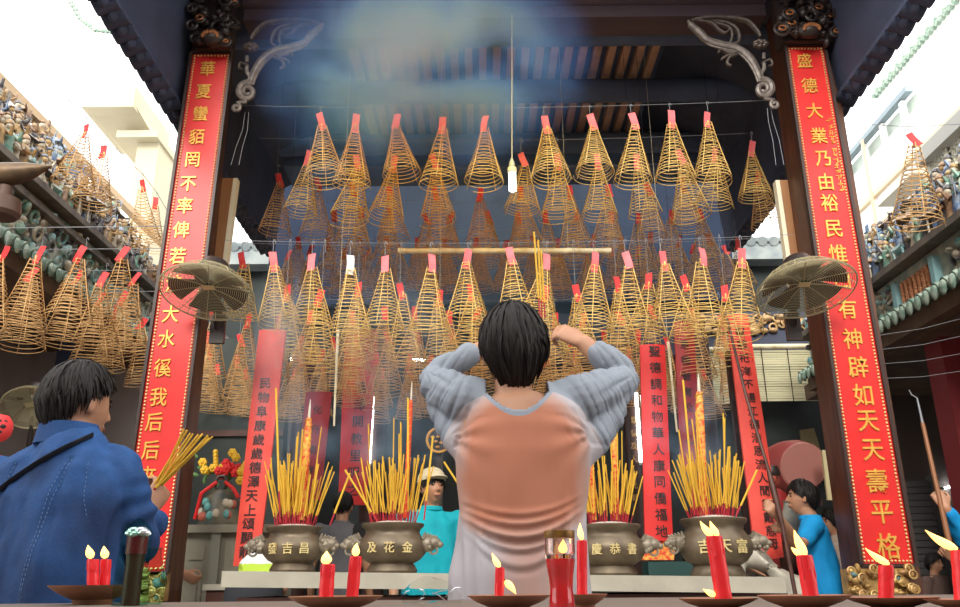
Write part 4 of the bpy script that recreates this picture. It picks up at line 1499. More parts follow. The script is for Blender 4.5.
# fluorescent tubes
for x0, y0, x1, y1, Y, m, lab, r_ in ((373, 396, 369, 463, 8.775, tube_m, 'upright white fluorescent tube behind the second censer', 0.016),
                                    (366, 398, 363, 462, 8.75, mat('tube_green', (0.5, 0.9, 0.75), 0.5, emit=(0.35, 0.8, 0.6), estr=0.9), 'dim greenish tube left of the upright white tube', 0.009),
                                    (636, 393, 641, 462, 8.775, tube_m, 'upright white fluorescent tube right of the praying person', 0.017),
                                    (641, 397, 646, 462, 8.75, MATS['tube_green'], 'dim greenish tube beside the right white tube', 0.008),
                                    (276, 359, 322, 360, 9.66, tube_m, 'horizontal white tube far behind at the left', 0.018),
                                    (411, 360, 426, 360, 9.66, tube_m, 'short white tube glimpsed left of the praying person', 0.014),
                                    (546, 361, 578, 361, 9.66, tube_m, 'thin white tube glimpsed right of the black hair', 0.010),
                                    (944, 488, 962, 485, 8.76, tube_m, 'white tube lamp in the dark right gallery', 0.012)):
    r = thing('fluorescent_lamp', lab, 'lamp', tuple(W((x0 + x1) / 2, (y0 + y1) / 2, Y)))
    a, b = W(x0, y0, Y), W(x1, y1, Y)
    mb = MB()
    mb.tube([a, b], r_, 10)
    part('tube', mb, m, r)
    mb = MB()
    d = (b - a).normalized()
    mb.tube([a - d * 0.03, a], r_ * 1.15, 10)
    mb.tube([b, b + d * 0.03], r_ * 1.15, 10)
    part('end_cap', mb, tubecap_m, r)
    mb = MB()
    o = Vector((0, r_ * 1.6, 0))
    mb.bar(a + o - d * 0.03, b + o + d * 0.03, r_ * 1.6, 0.012, side=(0, 1, 0))
    part('batten', mb, black_m, r)
for x0, y0, x1, y1, Y, lab in ((338, 330, 334, 426, 5.5, 'thin pale stick hanging between the two left boards'), (668, 342, 677, 432, 5.8, 'thin pale stick hanging between the two right boards')):
    mb = MB()
    mb.tube([W(x0, y0, Y), W(x1, y1, Y)], [0.011, 0.007], 8)
    mb.tube([W(x0, y0, Y) + Vector((0, 0, -0.02)), Vector((W(x0, y0, Y).x, Y, 5.2))], 0.0014, 5)
    solo('pale_stick', mb, pale_m, lab, 'stick', tuple(W(x1, y1, Y)))

# gold round emblem in the dark
c = W(439, 440, 7.0)
r = thing('round_emblem', 'gilt round emblem on the dark wall above the beige cap', 'emblem', tuple(c))
mb = MB()
mb.ring(c, (1, 0, 0), (0, 0, 1), 0.10, 0.012, 28, 6)
for k in range(8):
    a = k * 0.9
    e = c + Vector((math.cos(a), 0, math.sin(a))) * (0.03 + 0.03 * (k % 2))
    mb.ball(e, (0.02, 0.01, 0.012), 7, 5)
part('gilt_relief', mb, gold_m, r)
mb = MB()
mb.lathe([(0.11, 0), (0.11, 0.02)], c + Vector((0, 0.04, 0)), 24, ax=(Vector((1, 0, 0)), Vector((0, 0, 1)), Vector((0, -1, 0))))
mb.bar(c + Vector((0, 0.05, 0)), Vector((c.x, c.y + 0.05, 0)), 0.06, 0.04)
part('backing', mb, black_m, r)
# lacquered columns in the inner hall (round, dark)
for x, Y in ((300, 8.95), (374, 8.95), (638, 8.95), (706, 8.95)):
    p = W(x, 450, Y)
    o = struct('pillar_inner', MB().tube([(p.x, Y, 0), (p.x, Y, 3.5)], 0.14, 20), mat('inner_column', (0.05, 0.022, 0.018), 0.4, col2=(0.03, 0.016, 0.018), scale=4), smooth=True,
               label='dark lacquered column in the inner hall', cat='pillar')
# gold-lettered band on the column behind the right tube
mb = MB()
for i in range(7):
    put_glyph(mb, '恩德及人心光明'[i], W(634, 420 + i * 13, 8.78), 0.075, depth=0.004)
solo('gilt_column_text', mb, mat('dim_gilt', (0.35, 0.22, 0.08), 0.5, 0.3), 'dim gilt characters on the column left of the bright red board', 'inscription', tuple(W(634, 460, 8.78)), smooth=False)

# cabinets on the left with a painted jar and flowers
cb = thing('altar_cabinet', 'grey green panelled altar cabinet at the left behind the pillar', 'cabinet', (W(225, 560, 5.7).x, 5.9, 0))
a, b = W(176, 600, 5.7), W(275, 529, 5.7)
part('body', MB().box(a.x, b.x, 5.72, 6.3, 0, b.z), cab_m, cb, smooth=False)
part('top', MB().box(a.x - 0.03, b.x + 0.03, 5.66, 6.33, b.z - 0.02, b.z + 0.03), cab_m, cb, smooth=False)
for x0, x1 in ((178, 212), (221, 262)):
    p, q = W(x0, 600, 5.7), W(x1, 536, 5.7)
    d = MB()
    z0, z1 = 0.2, q.z - 0.03
    d.box(p.x, q.x, 5.698, 5.719, z0, z1)
    d.box(p.x + 0.04, q.x - 0.04, 5.688, 5.698, z1 - 0.12, z1 - 0.03)
    d.box(p.x + 0.04, q.x - 0.04, 5.688, 5.698, z0 + 0.05, z1 - 0.16)
    d.box(p.x + 0.065, q.x - 0.065, 5.680, 5.688, z0 + 0.08, z1 - 0.19)
    part('door', d, cab_m, cb, smooth=False)
p = W(216, 545, 5.7)
part('stile', MB().box(p.x - 0.03, p.x + 0.03, 5.68, 5.73, 0, p.z + 0.1), mat('cabinet_light', (0.27, 0.27, 0.215), 0.6), cb, smooth=False)
jz = b.z + 0.03
jp = Vector((W(220, 500, 5.9).x, 5.95, jz))
jr = thing('painted_jar', 'bell shaped painted jar standing on the grey green cabinet', 'jar', tuple(jp))
mb = MB()
mb.lathe([(0.155, 0), (0.16, 0.02), (0.155, 0.07), (0.135, 0.15), (0.115, 0.2), (0.085, 0.235), (0.07, 0.25), (0.0, 0.26)], jp, 24)
jm = mat('jar_paint', (0.05, 0.07, 0.065), 0.4, col2=(0.20, 0.17, 0.11), scale=9, detail=2)
part('bell_body', mb, jm, jr)
mb = MB()
rr = random.Random(4)
for i in range(12):
    a_ = -math.pi / 2 + rr.uniform(-1.0, 1.0)
    z_ = rr.uniform(0.05, 0.17)
    R_ = 0.155 - 0.16 * max(0, z_ - 0.07)
    mb.ball(jp + Vector((math.cos(a_) * R_, math.sin(a_) * R_, z_)), (0.025, 0.018, 0.03), 8, 6, mi=i % 3)
part('painted_figures', mb, [mat('jar_red', (0.5, 0.12, 0.08), 0.5), mat('jar_teal', (0.14, 0.4, 0.38), 0.5), mat('jar_cream', (0.6, 0.52, 0.4), 0.5)], jr)
mb = MB()
for s in (-1, 1):
    mb.tube([jp + Vector((s * 0.02, -0.05, 0.24)), jp + Vector((s * 0.05, -0.06, 0.30)), jp + Vector((s * 0.02, -0.05, 0.34)), jp + Vector((0, -0.05, 0.34))], 0.012, 8)
part('handle', mb, black_m, jr)
mb = MB()
mb.tube([jp + Vector((0.03, -0.06, 0.3)), jp + Vector((0.10, -0.1, 0.25)), jp + Vector((0.14, -0.1, 0.19))], 0.014, 7)
mb.tube([jp + Vector((-0.03, -0.06, 0.3)), jp + Vector((-0.11, -0.12, 0.22)), jp + Vector((-0.145, -0.1, 0.05))], 0.014, 7)
part('red_ribbon', mb, flower_r, jr)
fl = thing('flower_arrangement', 'red and yellow flower bunch standing above the painted jar', 'flowers', (jp.x + 0.02, 6.12, jz))
mb, mb2, mb3 = MB(), MB(), MB()
fc = W(228, 470, 6.05)
rr = random.Random(8)
for i in range(26):
    p = fc + Vector((rr.gauss(0, 0.10), rr.uniform(-0.06, 0.06), rr.gauss(0, 0.045)))
    t = mb2 if abs(p.x - fc.x) > 0.09 or i % 4 == 0 else mb
    for k in range(6):
        a_ = k * math.pi / 3
        t.ball(p + Vector((math.cos(a_) * 0.018, -0.01, math.sin(a_) * 0.018)), (0.016, 0.014, 0.016), 6, 5)
    t.ball(p + Vector((0, -0.02, 0)), 0.014, 6, 5)
for s, h in ((-0.09, 0.1), (0.13, 0.06)):
    for k in range(5):
        mb2.ball(fc + Vector((s + 0.01 * k * (1 if s > 0 else -0.3), 0, 0.03 + h * k / 4)), (0.02, 0.02, 0.02), 6, 5)
for i in range(22):
    p = fc + Vector((rr.gauss(-0.05, 0.13), rr.uniform(0, 0.06), rr.gauss(-0.02, 0.06)))
    mb3.ball(p, (0.03, 0.006, 0.014), 6, 4, ax=(Vector((math.cos(i), 0, math.sin(i))), Vector((0, 1, 0)), Vector((-math.sin(i), 0, math.cos(i)))))
mb3.tube([fc, (fc.x, 6.1, jz)], 0.02, 6)
part('red_blossoms', mb, flower_r, fl)
part('yellow_blossoms', mb2, flower_y, fl)
part('foliage', mb3, leaf_m, fl)

# small side table at left, with its rim
a, b = W(172, 586, 4.55), W(225, 584, 4.55)
tb = thing('side_table', 'small dark side table with pale top edge behind the left pillar', 'table', ((a.x + b.x) / 2, 5.6, 0))
part('tabletop', MB().box(a.x - 0.1, b.x + 0.02, 5.36, 5.66, b.z - 0.035, b.z), marble_m, tb, smooth=False)
part('apron', MB().box(a.x - 0.08, b.x, 5.38, 5.64, b.z - 0.2, b.z - 0.035), dwood_m, tb, smooth=False)
for x in (a.x - 0.08, b.x - 0.05):
    for y in (5.38, 5.6):
        part('leg', MB().box(x, x + 0.05, y, y + 0.05, 0, b.z - 0.2), dwood_m, tb, smooth=False)

# things in the gloom at the right
c = W(788, 470, 7.3)
dr = thing('red_drum', 'big dull red drum in the gloom behind the blue polo shirt', 'drum', (c.x, 7.3, 0))
mb = MB()
ax = (Vector((0.9, 0, 0.1)).normalized(), Vector((0, 0, 1)), Vector((0.2, -1, 0)).normalized())
mb.lathe([(0.2, -0.24), (0.24, -0.12), (0.25, 0), (0.24, 0.12), (0.2, 0.24)], c, 28, ax=ax)
part('barrel', mb, mat('drum_red', (0.32, 0.05, 0.045), 0.35), dr)
mb = MB()
mb.lathe([(0.2, 0.24), (0.19, 0.25), (0, 0.251)], c, 28, ax=ax)
part('drumhead', mb, mat('drum_skin', (0.42, 0.16, 0.13), 0.5), dr)
mb = MB()
for s in (-0.2, 0.2):
    mb.bar((c.x + s, 7.3, 0), (c.x + s * 0.5, 7.3, c.z - 0.18), 0.05, 0.05)
mb.bar((c.x - 0.25, 7.3, c.z - 0.28), (c.x + 0.25, 7.3, c.z - 0.28), 0.05, 0.05)
part('trestle', mb, dwood_m, dr, smooth=False)
c = W(772, 480, 6.3)
sr = thing('red_statue', 'small dark red faced statue above the pinkish red board foot', 'statue', (c.x, 6.3, 0))
mb = MB()
mb.lathe([(0.12, 0), (0.11, 0.5), (0.10, c.z - 0.42), (0.10, c.z - 0.35), (0.12, c.z - 0.25), (0.09, c.z - 0.1), (0.04, c.z - 0.06)], (c.x, 6.3, 0), 16, sy=0.7)
part('robe', mb, mat('statue_red', (0.35, 0.02, 0.02), 0.5), sr)
mb = MB()
mb.ball(c, (0.055, 0.06, 0.07), 14, 10)
mb.ball(c + Vector((0, -0.06, -0.005)), (0.012, 0.016, 0.018), 8, 6)
part('head', mb, mat('statue_face', (0.45, 0.09, 0.06), 0.4), sr)
mb = MB()
mb.lathe([(0.062, 0.03), (0.068, 0.05), (0.05, 0.1), (0.0, 0.11)], c, 14)
for s in (-1, 1):
    mb.ball(c + Vector((s * 0.022, -0.056, 0.012)), 0.008, 6, 5)
part('headdress', mb, black_m, sr)
mb = MB()
mb.prism([W(822, 450, 6.8), W(832, 450, 6.8), W(842, 500, 6.8), W(828, 500, 6.8)], (0, 0.03, 0))
o = solo('cream_sign', mb, mat('cream_board', (0.72, 0.62, 0.34), 0.6), 'plain cream board strip left of the right pillar', 'board', tuple(W(832, 500, 6.8)), smooth=False)
mb = MB()
mb.prism([W(800, 430, 9.66), W(814, 428, 9.66), W(830, 480, 9.66), W(806, 482, 9.66)], (0, 0.03, 0))
solo('dim_poster', mb, mat('dim_poster', (0.22, 0.17, 0.08), 0.7), 'dim brown poster in the gloom above the blue polo shirt', 'poster', tuple(W(812, 480, 9.66)), smooth=False)
c = W(790, 517, 5.9)
jr = thing('grey_vase', 'small grey vase between the pinkish red board and the blue polo shirt', 'vase', (c.x, 5.9, 0))
mb = MB()
mb.lathe([(0.05, c.z - 0.16), (0.075, c.z - 0.08), (0.07, c.z), (0.04, c.z + 0.05), (0.03, c.z + 0.09), (0.04, c.z + 0.11)], (c.x, 5.9, 0), 16)
part('body', mb, mat('grey_ceramic', (0.42, 0.42, 0.36), 0.5, col2=(0.28, 0.3, 0.26), scale=12), jr)
part('pedestal', MB().box(c.x - 0.08, c.x + 0.08, 5.82, 5.98, 0, c.z - 0.16), dwood_m, jr, smooth=False)

# red paper lantern at the left edge
c = W(-2, 428, 3.4)
rl = thing('red_lantern', 'round red paper lantern with black leaf motif cut by the left edge', 'lantern', tuple(c))
mb = MB()
mb.lathe([(0.012, 0.055), (0.035, 0.05), (0.052, 0.025), (0.056, 0.0), (0.050, -0.028), (0.032, -0.05), (0.012, -0.056)], c, 24)
part('shade', mb, tag_red, rl)
mb = MB()
for i in range(5):
    a_ = -math.pi / 2 + (i - 2) * 0.42
    d = Vector((math.cos(a_), math.sin(a_), 0))
    t_ = Vector((-math.sin(a_), math.cos(a_), 0))
    for q in (-1, 0, 1):
        mb.ball(c + d * (0.0545 - 0.006 * abs(q)) + Vector((0, 0, 0.02 * q)) + t_ * 0.006 * q, (0.012, 0.004, 0.009), 7, 5, ax=(t_, d, Vector((0, 0, 1))))
part('black_motif', mb, text_black, rl)
mb = MB()
mb.tube([c + Vector((0, 0, -0.055)), c + Vector((0, 0, -0.10))], [0.016, 0.012], 10)
mb.lathe([(0.012, -0.10), (0.03, -0.11), (0.032, -0.15), (0.02, -0.16)], c, 16)
part('red_stem', mb, tag_red, rl)
mb = MB()
mb.tube([c + Vector((0, 0, -0.16)), Vector((c.x, 3.4, 0.02))], 0.01, 7)
mb.lathe([(0.12, 0), (0.12, 0.015), (0.02, 0.03)], (c.x, 3.4, 0), 16)
part('stand', mb, black_m, rl)

# ================================================================== ALTAR TABLE WITH CENSERS
AY = 4.0
tl_, tr_ = W(222, 571, AY), W(785, 577, AY)
TZ = (tl_.z + tr_.z) / 2 + 0.006
alt = thing('altar_table', 'long altar table with pale stone top carrying four bronze censers', 'table', ((tl_.x + tr_.x) / 2, 4.35, 0))
TT = MB().hexa([(tl_.x, AY, tl_.z - 0.07), (tr_.x, AY, tr_.z - 0.07), (tr_.x, 4.72, tr_.z - 0.07), (tl_.x, 4.72, tl_.z - 0.07),
                (tl_.x, AY, tl_.z), (tr_.x, AY, tr_.z), (tr_.x, 4.72, tr_.z), (tl_.x, 4.72, tl_.z)])
part('tabletop', TT, marble_m, alt, smooth=False)
part('apron', MB().box(tl_.x + 0.06, tr_.x - 0.06, AY + 0.06, 4.66, tr_.z - 0.26, tr_.z - 0.068), dwood_m, alt, smooth=False)
for x in (tl_.x + 0.06, -0.1, 0.7, tr_.x - 0.18):
    for y in (AY + 0.06, 4.54):
        part('leg', MB().box(x, x + 0.1, y, y + 0.1, 0, tr_.z - 0.25), dwood_m, alt, smooth=False)


def ztop(x):
    return tl_.z + (tr_.z - tl_.z) * (x - tl_.x) / (tr_.x - tl_.x)


PROF = [(0.0, 0.0), (0.125, 0.0), (0.132, 0.012), (0.122, 0.03), (0.112, 0.045), (0.145, 0.062), (0.172, 0.09), (0.18, 0.12), (0.172, 0.15), (0.15, 0.172),
        (0.14, 0.19), (0.146, 0.206), (0.162, 0.218), (0.164, 0.23), (0.155, 0.234), (0.142, 0.226), (0.138, 0.2), (0.0, 0.198)]
POTS = [(295, 267, 323, 527, '發吉昌', 'leftmost bronze censer on the altar, beside the faded red board', 'leftmost'),
        (393, 363, 425, 524, '及花金', 'second bronze censer from the left, beside the turquoise shirt', 'second'),
        (508, 477, 539, 525, '福恭德', 'bronze censer almost wholly hidden behind the praying person', 'hidden middle'),
        (609, 578, 640, 525, '慶恭書', 'bronze censer half hidden at the right side of the praying person', 'half hidden'),
        (713, 680, 746, 519, '吉天富', 'rightmost bronze censer with pale gilt patterns on the altar', 'rightmost')]
STK = MB()
STK.tube([(0, 0, 0), (0, 0, 0.09)], 0.0034, 6)
sred = STK.mesh('red_base')
sred.materials.append(stick_red)
STK = MB()
STK.tube([(0, 0, 0.088), (0, 0, 0.2), (0, 0, 0.40)], [0.0044, 0.0046, 0.0044], 6)
syel = STK.mesh('incense')
syel.materials.append(stick_m)


def stick(pos, direction, length, label, group, thick=1.0, name='incense_stick'):
    r = bpy.data.objects.new(name, None)
    r.empty_display_size = 0.02
    C.objects.link(r)
    r.location = pos
    q = Vector(direction).to_track_quat('Z', 'Y')
    r.rotation_euler = q.to_euler()
    s = length / 0.40
    r.scale = (thick, thick, s)
    tag(r, label, 'incense stick', group)
    for nm, me in (('red_base', sred), ('incense', syel)):
        o = bpy.data.objects.new(nm, me)
        o.parent = r
        C.objects.link(o)
    return r


CY = 4.36
for pi_, (cx, rx0, rx1, ry, txt, lab, nm) in enumerate(POTS):
    rr = random.Random(50 + (pi_ if pi_ < 2 else pi_ - 1 if pi_ > 2 else 9))
    c = W(cx, ry, CY)
    rimw = (W(rx1, ry, CY) - W(rx0, ry, CY)).x / 2
    zb = ztop(c.x)
    hsc = (c.z - zb) / 0.232
    wsc = rimw / 0.163
    base = Vector((c.x, CY, zb))
    p = thing('bronze_censer', lab, 'censer', tuple(base))
    mb = MB()
    mb.lathe([(r * wsc, z * hsc) for r, z in PROF], base, 32, sy=0.9)
    part('bowl', mb, bronze_m, p, angle=50)
    for s in (-1, 1):
        mb = MB()
        hx = base + Vector((s * 0.185 * wsc, -0.02, 0.135 * hsc))
        mb.ball(hx, (0.05, 0.045, 0.04), 12, 8)
        mb.ball(hx + Vector((s * 0.035, -0.02, 0.005)), (0.032, 0.03, 0.028), 10, 7)
        mb.ball(hx + Vector((s * 0.062, -0.025, -0.005)), (0.018, 0.022, 0.016), 8, 6)
        for k in range(5):
            mb.tube([hx + Vector((s * 0.01 * k - s * 0.02, -0.03 + 0.012 * k, 0.025)), hx + Vector((s * 0.014 * k - s * 0.01, -0.04 + 0.016 * k, 0.055 - 0.004 * k))], [0.012, 0.004], 6)
        for k in range(7):
            mb.ball(hx + Vector((s * (-0.01 + 0.012 * k) * 0.8, -0.04 + 0.01 * rr.random(), rr.uniform(-0.03, 0.02))), 0.012, 7, 5)
        mb.ring(hx + Vector((s * 0.03, -0.03, -0.03)), (1, 0, 0), (0, 0, 1), 0.02, 0.006, 12, 5)
        part('lion_handle', mb, mat('handle_pewter', (0.33, 0.28, 0.21), 0.5, 0.35, col2=(0.18, 0.15, 0.11), scale=25), p)
    mb = MB()
    for k in range(3):
        a_ = -math.pi / 2 + (k - 1) * 0.52
        R_ = 0.178 * wsc
        pos = base + Vector((math.cos(a_) * R_, math.sin(a_) * R_ * 0.9 - 0.002, 0.118 * hsc))
        ux = Vector((-math.sin(a_), math.cos(a_), 0))
        put_glyph(mb, txt[k], pos, 0.055 if pi_ < 4 else 0.07, ux=ux, uy=(0, 0, 1), depth=0.005, bold=0.008)
    part('raised_lettering', mb, bronze_gold, p, smooth=False)
    # ash fill
    mb = MB()
    mb.lathe([(0.138 * wsc, 0.199 * hsc), (0.139 * wsc, 0.228 * hsc), (0.11 * wsc, 0.238 * hsc), (0.06 * wsc, 0.246 * hsc), (0, 0.248 * hsc)], base, 28, sy=0.9)
    o = solo('incense_ash', mb, ash_m, 'grey ash filling the %s censer' % nm, 'ash', tuple(base + Vector((0, 0, 0.2 * hsc))), kind='stuff')
    # joss sticks
    n = (72, 58, 16, 50, 74)[pi_]
    zt = zb + 0.228 * hsc
    for k in range(n):
        a_ = rr.uniform(0, 2 * math.pi)
        d = math.sqrt(rr.random()) * 0.115 * wsc
        pos = Vector((base.x + d * math.cos(a_), CY + d * math.sin(a_) * 0.8, zt - 0.005))
        lean = Vector((d * math.cos(a_) * 2.0 + rr.gauss(0, 0.10), d * math.sin(a_) * 1.0 + rr.gauss(0, 0.06), 1.0))
        L = rr.uniform(0.25, 0.37)
        if k % 12 == 0:
            L = rr.uniform(0.46, 0.56)
            lean.x *= 0.3
        stick(pos, lean, L, 'thin yellow incense stick with red base standing in the %s censer' % nm, 'sticks in the %s censer' % nm, rr.uniform(0.6, 0.95))
# odd long sticks
for x0, y0, x1, y1, lab, g in ((280, 522, 276, 388, 'very tall yellow incense stick in the leftmost censer', None), (408, 520, 408, 398, 'tall orange tipped stick in the second censer', None),
                               (330, 525, 350, 473, 'stick leaning right out of the leftmost censer', None), (379, 524, 345, 470, 'stick leaning left out of the second censer', None),
                               (695, 515, 683, 380, 'tall stick in the rightmost censer beside the patterned candle', None), (424, 520, 433, 436, 'tall stick leaning right in the second censer', None),
                               (483, 522, 444, 462, 'stick leaning left beside the waist of the praying person', None), (736, 516, 757, 470, 'stick leaning right out of the rightmost censer', None)):
    a, b = W(x0, y0, CY - 0.06), W(x1, y1, CY - 0.06)
    stick(a, b - a, (b - a).length, lab, None, 1.25)


def wrapped(x0, y0, x1, y1, w, m, label, tipm=None):
    a, b = W(x0, y0, CY), W(x1, y1, CY)
    r = thing('dragon_incense', label, 'incense candle', tuple(a))
    rad = w * 0.0050 / 2
    part('wrapped_shaft', MB().tube([a.lerp(b, t / 8) for t in range(9)], [rad] * 7 + [rad * 0.95, rad * 0.7], 12), m, r)
    d = (b - a).normalized()
    part('stem_tip', MB().tube([b, b + d * 0.06, b + d * 0.10], [rad * 0.4, rad * 0.3, 0.002], 8), tipm or cream_cloth, r)
    mb = MB()
    for k in range(14):
        mb.tube([a.lerp(b, k / 14) + Vector((math.cos(t * .9), math.sin(t * .9), 0)) * rad * 1.02 + d * (t * (b - a).length / 14 / 7) for t in range(7)], rad * 0.14, 5)
    part('gilt_spiral', mb, gold_m, r)


wrapped(301, 520, 309, 418, 8, lattice_red, 'thick red and gilt wrapped incense leaning in the leftmost censer')
wrapped(405, 518, 411, 400, 5, mat('orange_red', (0.82, 0.10, 0.02), 0.5, col2=(0.7, 0.05, 0.02), scale=30), 'slim orange red incense candle in the second censer')
wrapped(616, 520, 614, 432, 7, lattice_red, 'red and gilt wrapped incense at the third censer, right of the person')
wrapped(594, 520, 591, 460, 6, lattice_red, 'short red and gilt wrapped incense at the left of the third censer')
wrapped(704, 515, 699, 392, 9, gold_wrap, 'tall gold and red wrapped incense in the rightmost censer')

# long dark pole held by the polo man
mb = MB()
pp = [W(727, 318, 5.35), W(745, 392, 5.25), W(768, 468, 5.15), W(783, 528, 5.1), W(795, 592, 5.05), W(811, 680, 5.0)]
pp[-1].z = max(pp[-1].z, 0.02)
mb.tube(pp, [0.009, 0.010, 0.011, 0.012, 0.013, 0.013], 8)
mb.tube([pp[2].lerp(pp[3], t) for t in (0.05, 0.3, 0.7, 1.0)], [0.013, 0.02, 0.02, 0.013], 10)
solo('long_pole', mb, dwood_m, 'long dark brown pole crossing the pinkish red board, held by the blue polo man', 'pole', tuple(pp[-1]))
mb = MB()
pa, pb_ = W(917, 398, 5.0), W(952, 555, 4.9)
pc_ = pb_ + (pb_ - pa).normalized() * 0.55
mb.tube([pa.lerp(pb_, 0.17), pb_, pc_], [0.012, 0.016, 0.017], 8, mi=0)
mb.tube([pa, pa.lerp(pb_, 0.17)], [0.005, 0.008], 8, mi=1)
mb.tube([pa, pa + Vector((-0.03, 0, 0.02)), pa + Vector((-0.04, 0, 0.05))], 0.004, 6, mi=1)
solo('hooked_pole', mb, [mat('pole_brown', (0.30, 0.12, 0.05), 0.5), wire_m], 'slim brown pole with steel hook held up at the right edge', 'pole', tuple(pc_))

# ================================================================== PEOPLE


def ell(c, r, f, w, d, n=28, p=2.3):
    """superellipse ring in the plane of r and f"""
    out = []
    for k in range(n):
        a = 2 * math.pi * k / n
        ca, sa = math.cos(a), math.sin(a)
        out.append(Vector(c) + r * (w * math.copysign(abs(ca) ** (2 / p), ca)) + f * (d * math.copysign(abs(sa) ** (2 / p), sa)))
    return out


def limb(mb, pts, rad, n=14):
    mb.tube(pts, rad, n)
    for p, r in zip(pts, rad):
        mb.ball(p, r * 0.98, 12, 8)


def add_head(mb, c, f, u, s=1.0):
    r = f.cross(u).normalized()
    n, m = 28, 20
    vs = []
    X, Y, Z = r, f, u

    def dfm(x, y, z):
        sx, sy, sz = 0.073, 0.092, 0.115
        if z < 0:
            sx *= 1 - 0.30 * (-z) ** 1.4
            if y > 0:
                sy *= 1 - 0.06 * (-z)
            else:
                sy *= 1 - 0.38 * (-z) ** 1.2
        if y > 0.2 and z > 0.15:
            sy *= 0.97
        px, py, pz = x * sx, y * sy, z * sz
        if y > 0.5:   # eye sockets and cheeks
            py -= 0.008 * math.exp(-((abs(x) - 0.42) / 0.16) ** 2 - ((z - 0.04) / 0.10) ** 2)
            py += 0.005 * math.exp(-((abs(x) - 0.45) / 0.2) ** 2 - ((z + 0.25) / 0.15) ** 2)
            py += 0.006 * math.exp(-(x / 0.3) ** 2 - ((z + 0.85) / 0.14) ** 2)
        return Vector(c) + (X * px + Y * py + Z * pz) * s
    vs.append(dfm(0, 0, 1))
    for i in range(1, m):
        t = math.pi * i / m
        for k in range(n):
            a = 2 * math.pi * k / n
            vs.append(dfm(math.sin(t) * math.cos(a), math.sin(t) * math.sin(a), math.cos(t)))
    vs.append(dfm(0, 0, -1))
    fs = [(0, 1 + k, 1 + (k + 1) % n) for k in range(n)]
    for i in range(m - 2):
        for k in range(n):
            l = (k + 1) % n
            fs.append((1 + i * n + k, 1 + (i + 1) * n + k, 1 + (i + 1) * n + l, 1 + i * n + l))
    e = len(vs) - 1
    b = 1 + (m - 2) * n
    fs += [(e, b + (k + 1) % n, b + k) for k in range(n)]
    mb.add(vs, fs)
    P = lambda x, y, z: Vector(c) + (X * x + Y * y + Z * z) * s
    mb.tube([P(0, 0.083, 0.018), P(0, 0.094, -0.006), P(0, 0.103, -0.024), P(0, 0.09, -0.034)], [0.007 * s, 0.009 * s, 0.011 * s, 0.007 * s], 8)
    for q in (-1, 1):
        mb.ball(P(q * 0.010, 0.092, -0.029), 0.0075 * s, 7, 5)
        mb.ball(P(q * 0.076, -0.008, -0.006), [0.011 * s, 0.02 * s, 0.032 * s], 10, 7, ax=(X, Y, Z))
    mb.ball(P(0, 0.080, -0.056), [0.024 * s, 0.011 * s, 0.0075 * s], 9, 6, ax=(X, Y, Z))
    mb.ball(P(0, 0.078, -0.066), [0.020 * s, 0.011 * s, 0.0075 * s], 9, 6, ax=(X, Y, Z))
    return P


def face_parts(root, P, f, u, s=1.0):
    r = f.cross(u).normalized()
    for q in (-1, 1):
        mb = MB()
        mb.ball(P(q * 0.031, 0.077, 0.006), [0.013 * s, 0.007 * s, 0.0052 * s], 10, 6, ax=(r, f, u))
        part('eye', mb, eye_m, root)
        mb = MB()
        mb.tube([P(q * 0.016, 0.084, 0.022), P(q * 0.032, 0.083, 0.027), P(q * 0.048, 0.072, 0.022)], [0.003 * s, 0.004 * s, 0.002 * s], 6)
        part('eyebrow', mb, hair_m, root)
    mb = MB()
    mb.ball(P(0, 0.0855, -0.0605), [0.022 * s, 0.007 * s, 0.005 * s], 9, 6, ax=(r, f, u))
    part('lips', mb, lip_m, root)


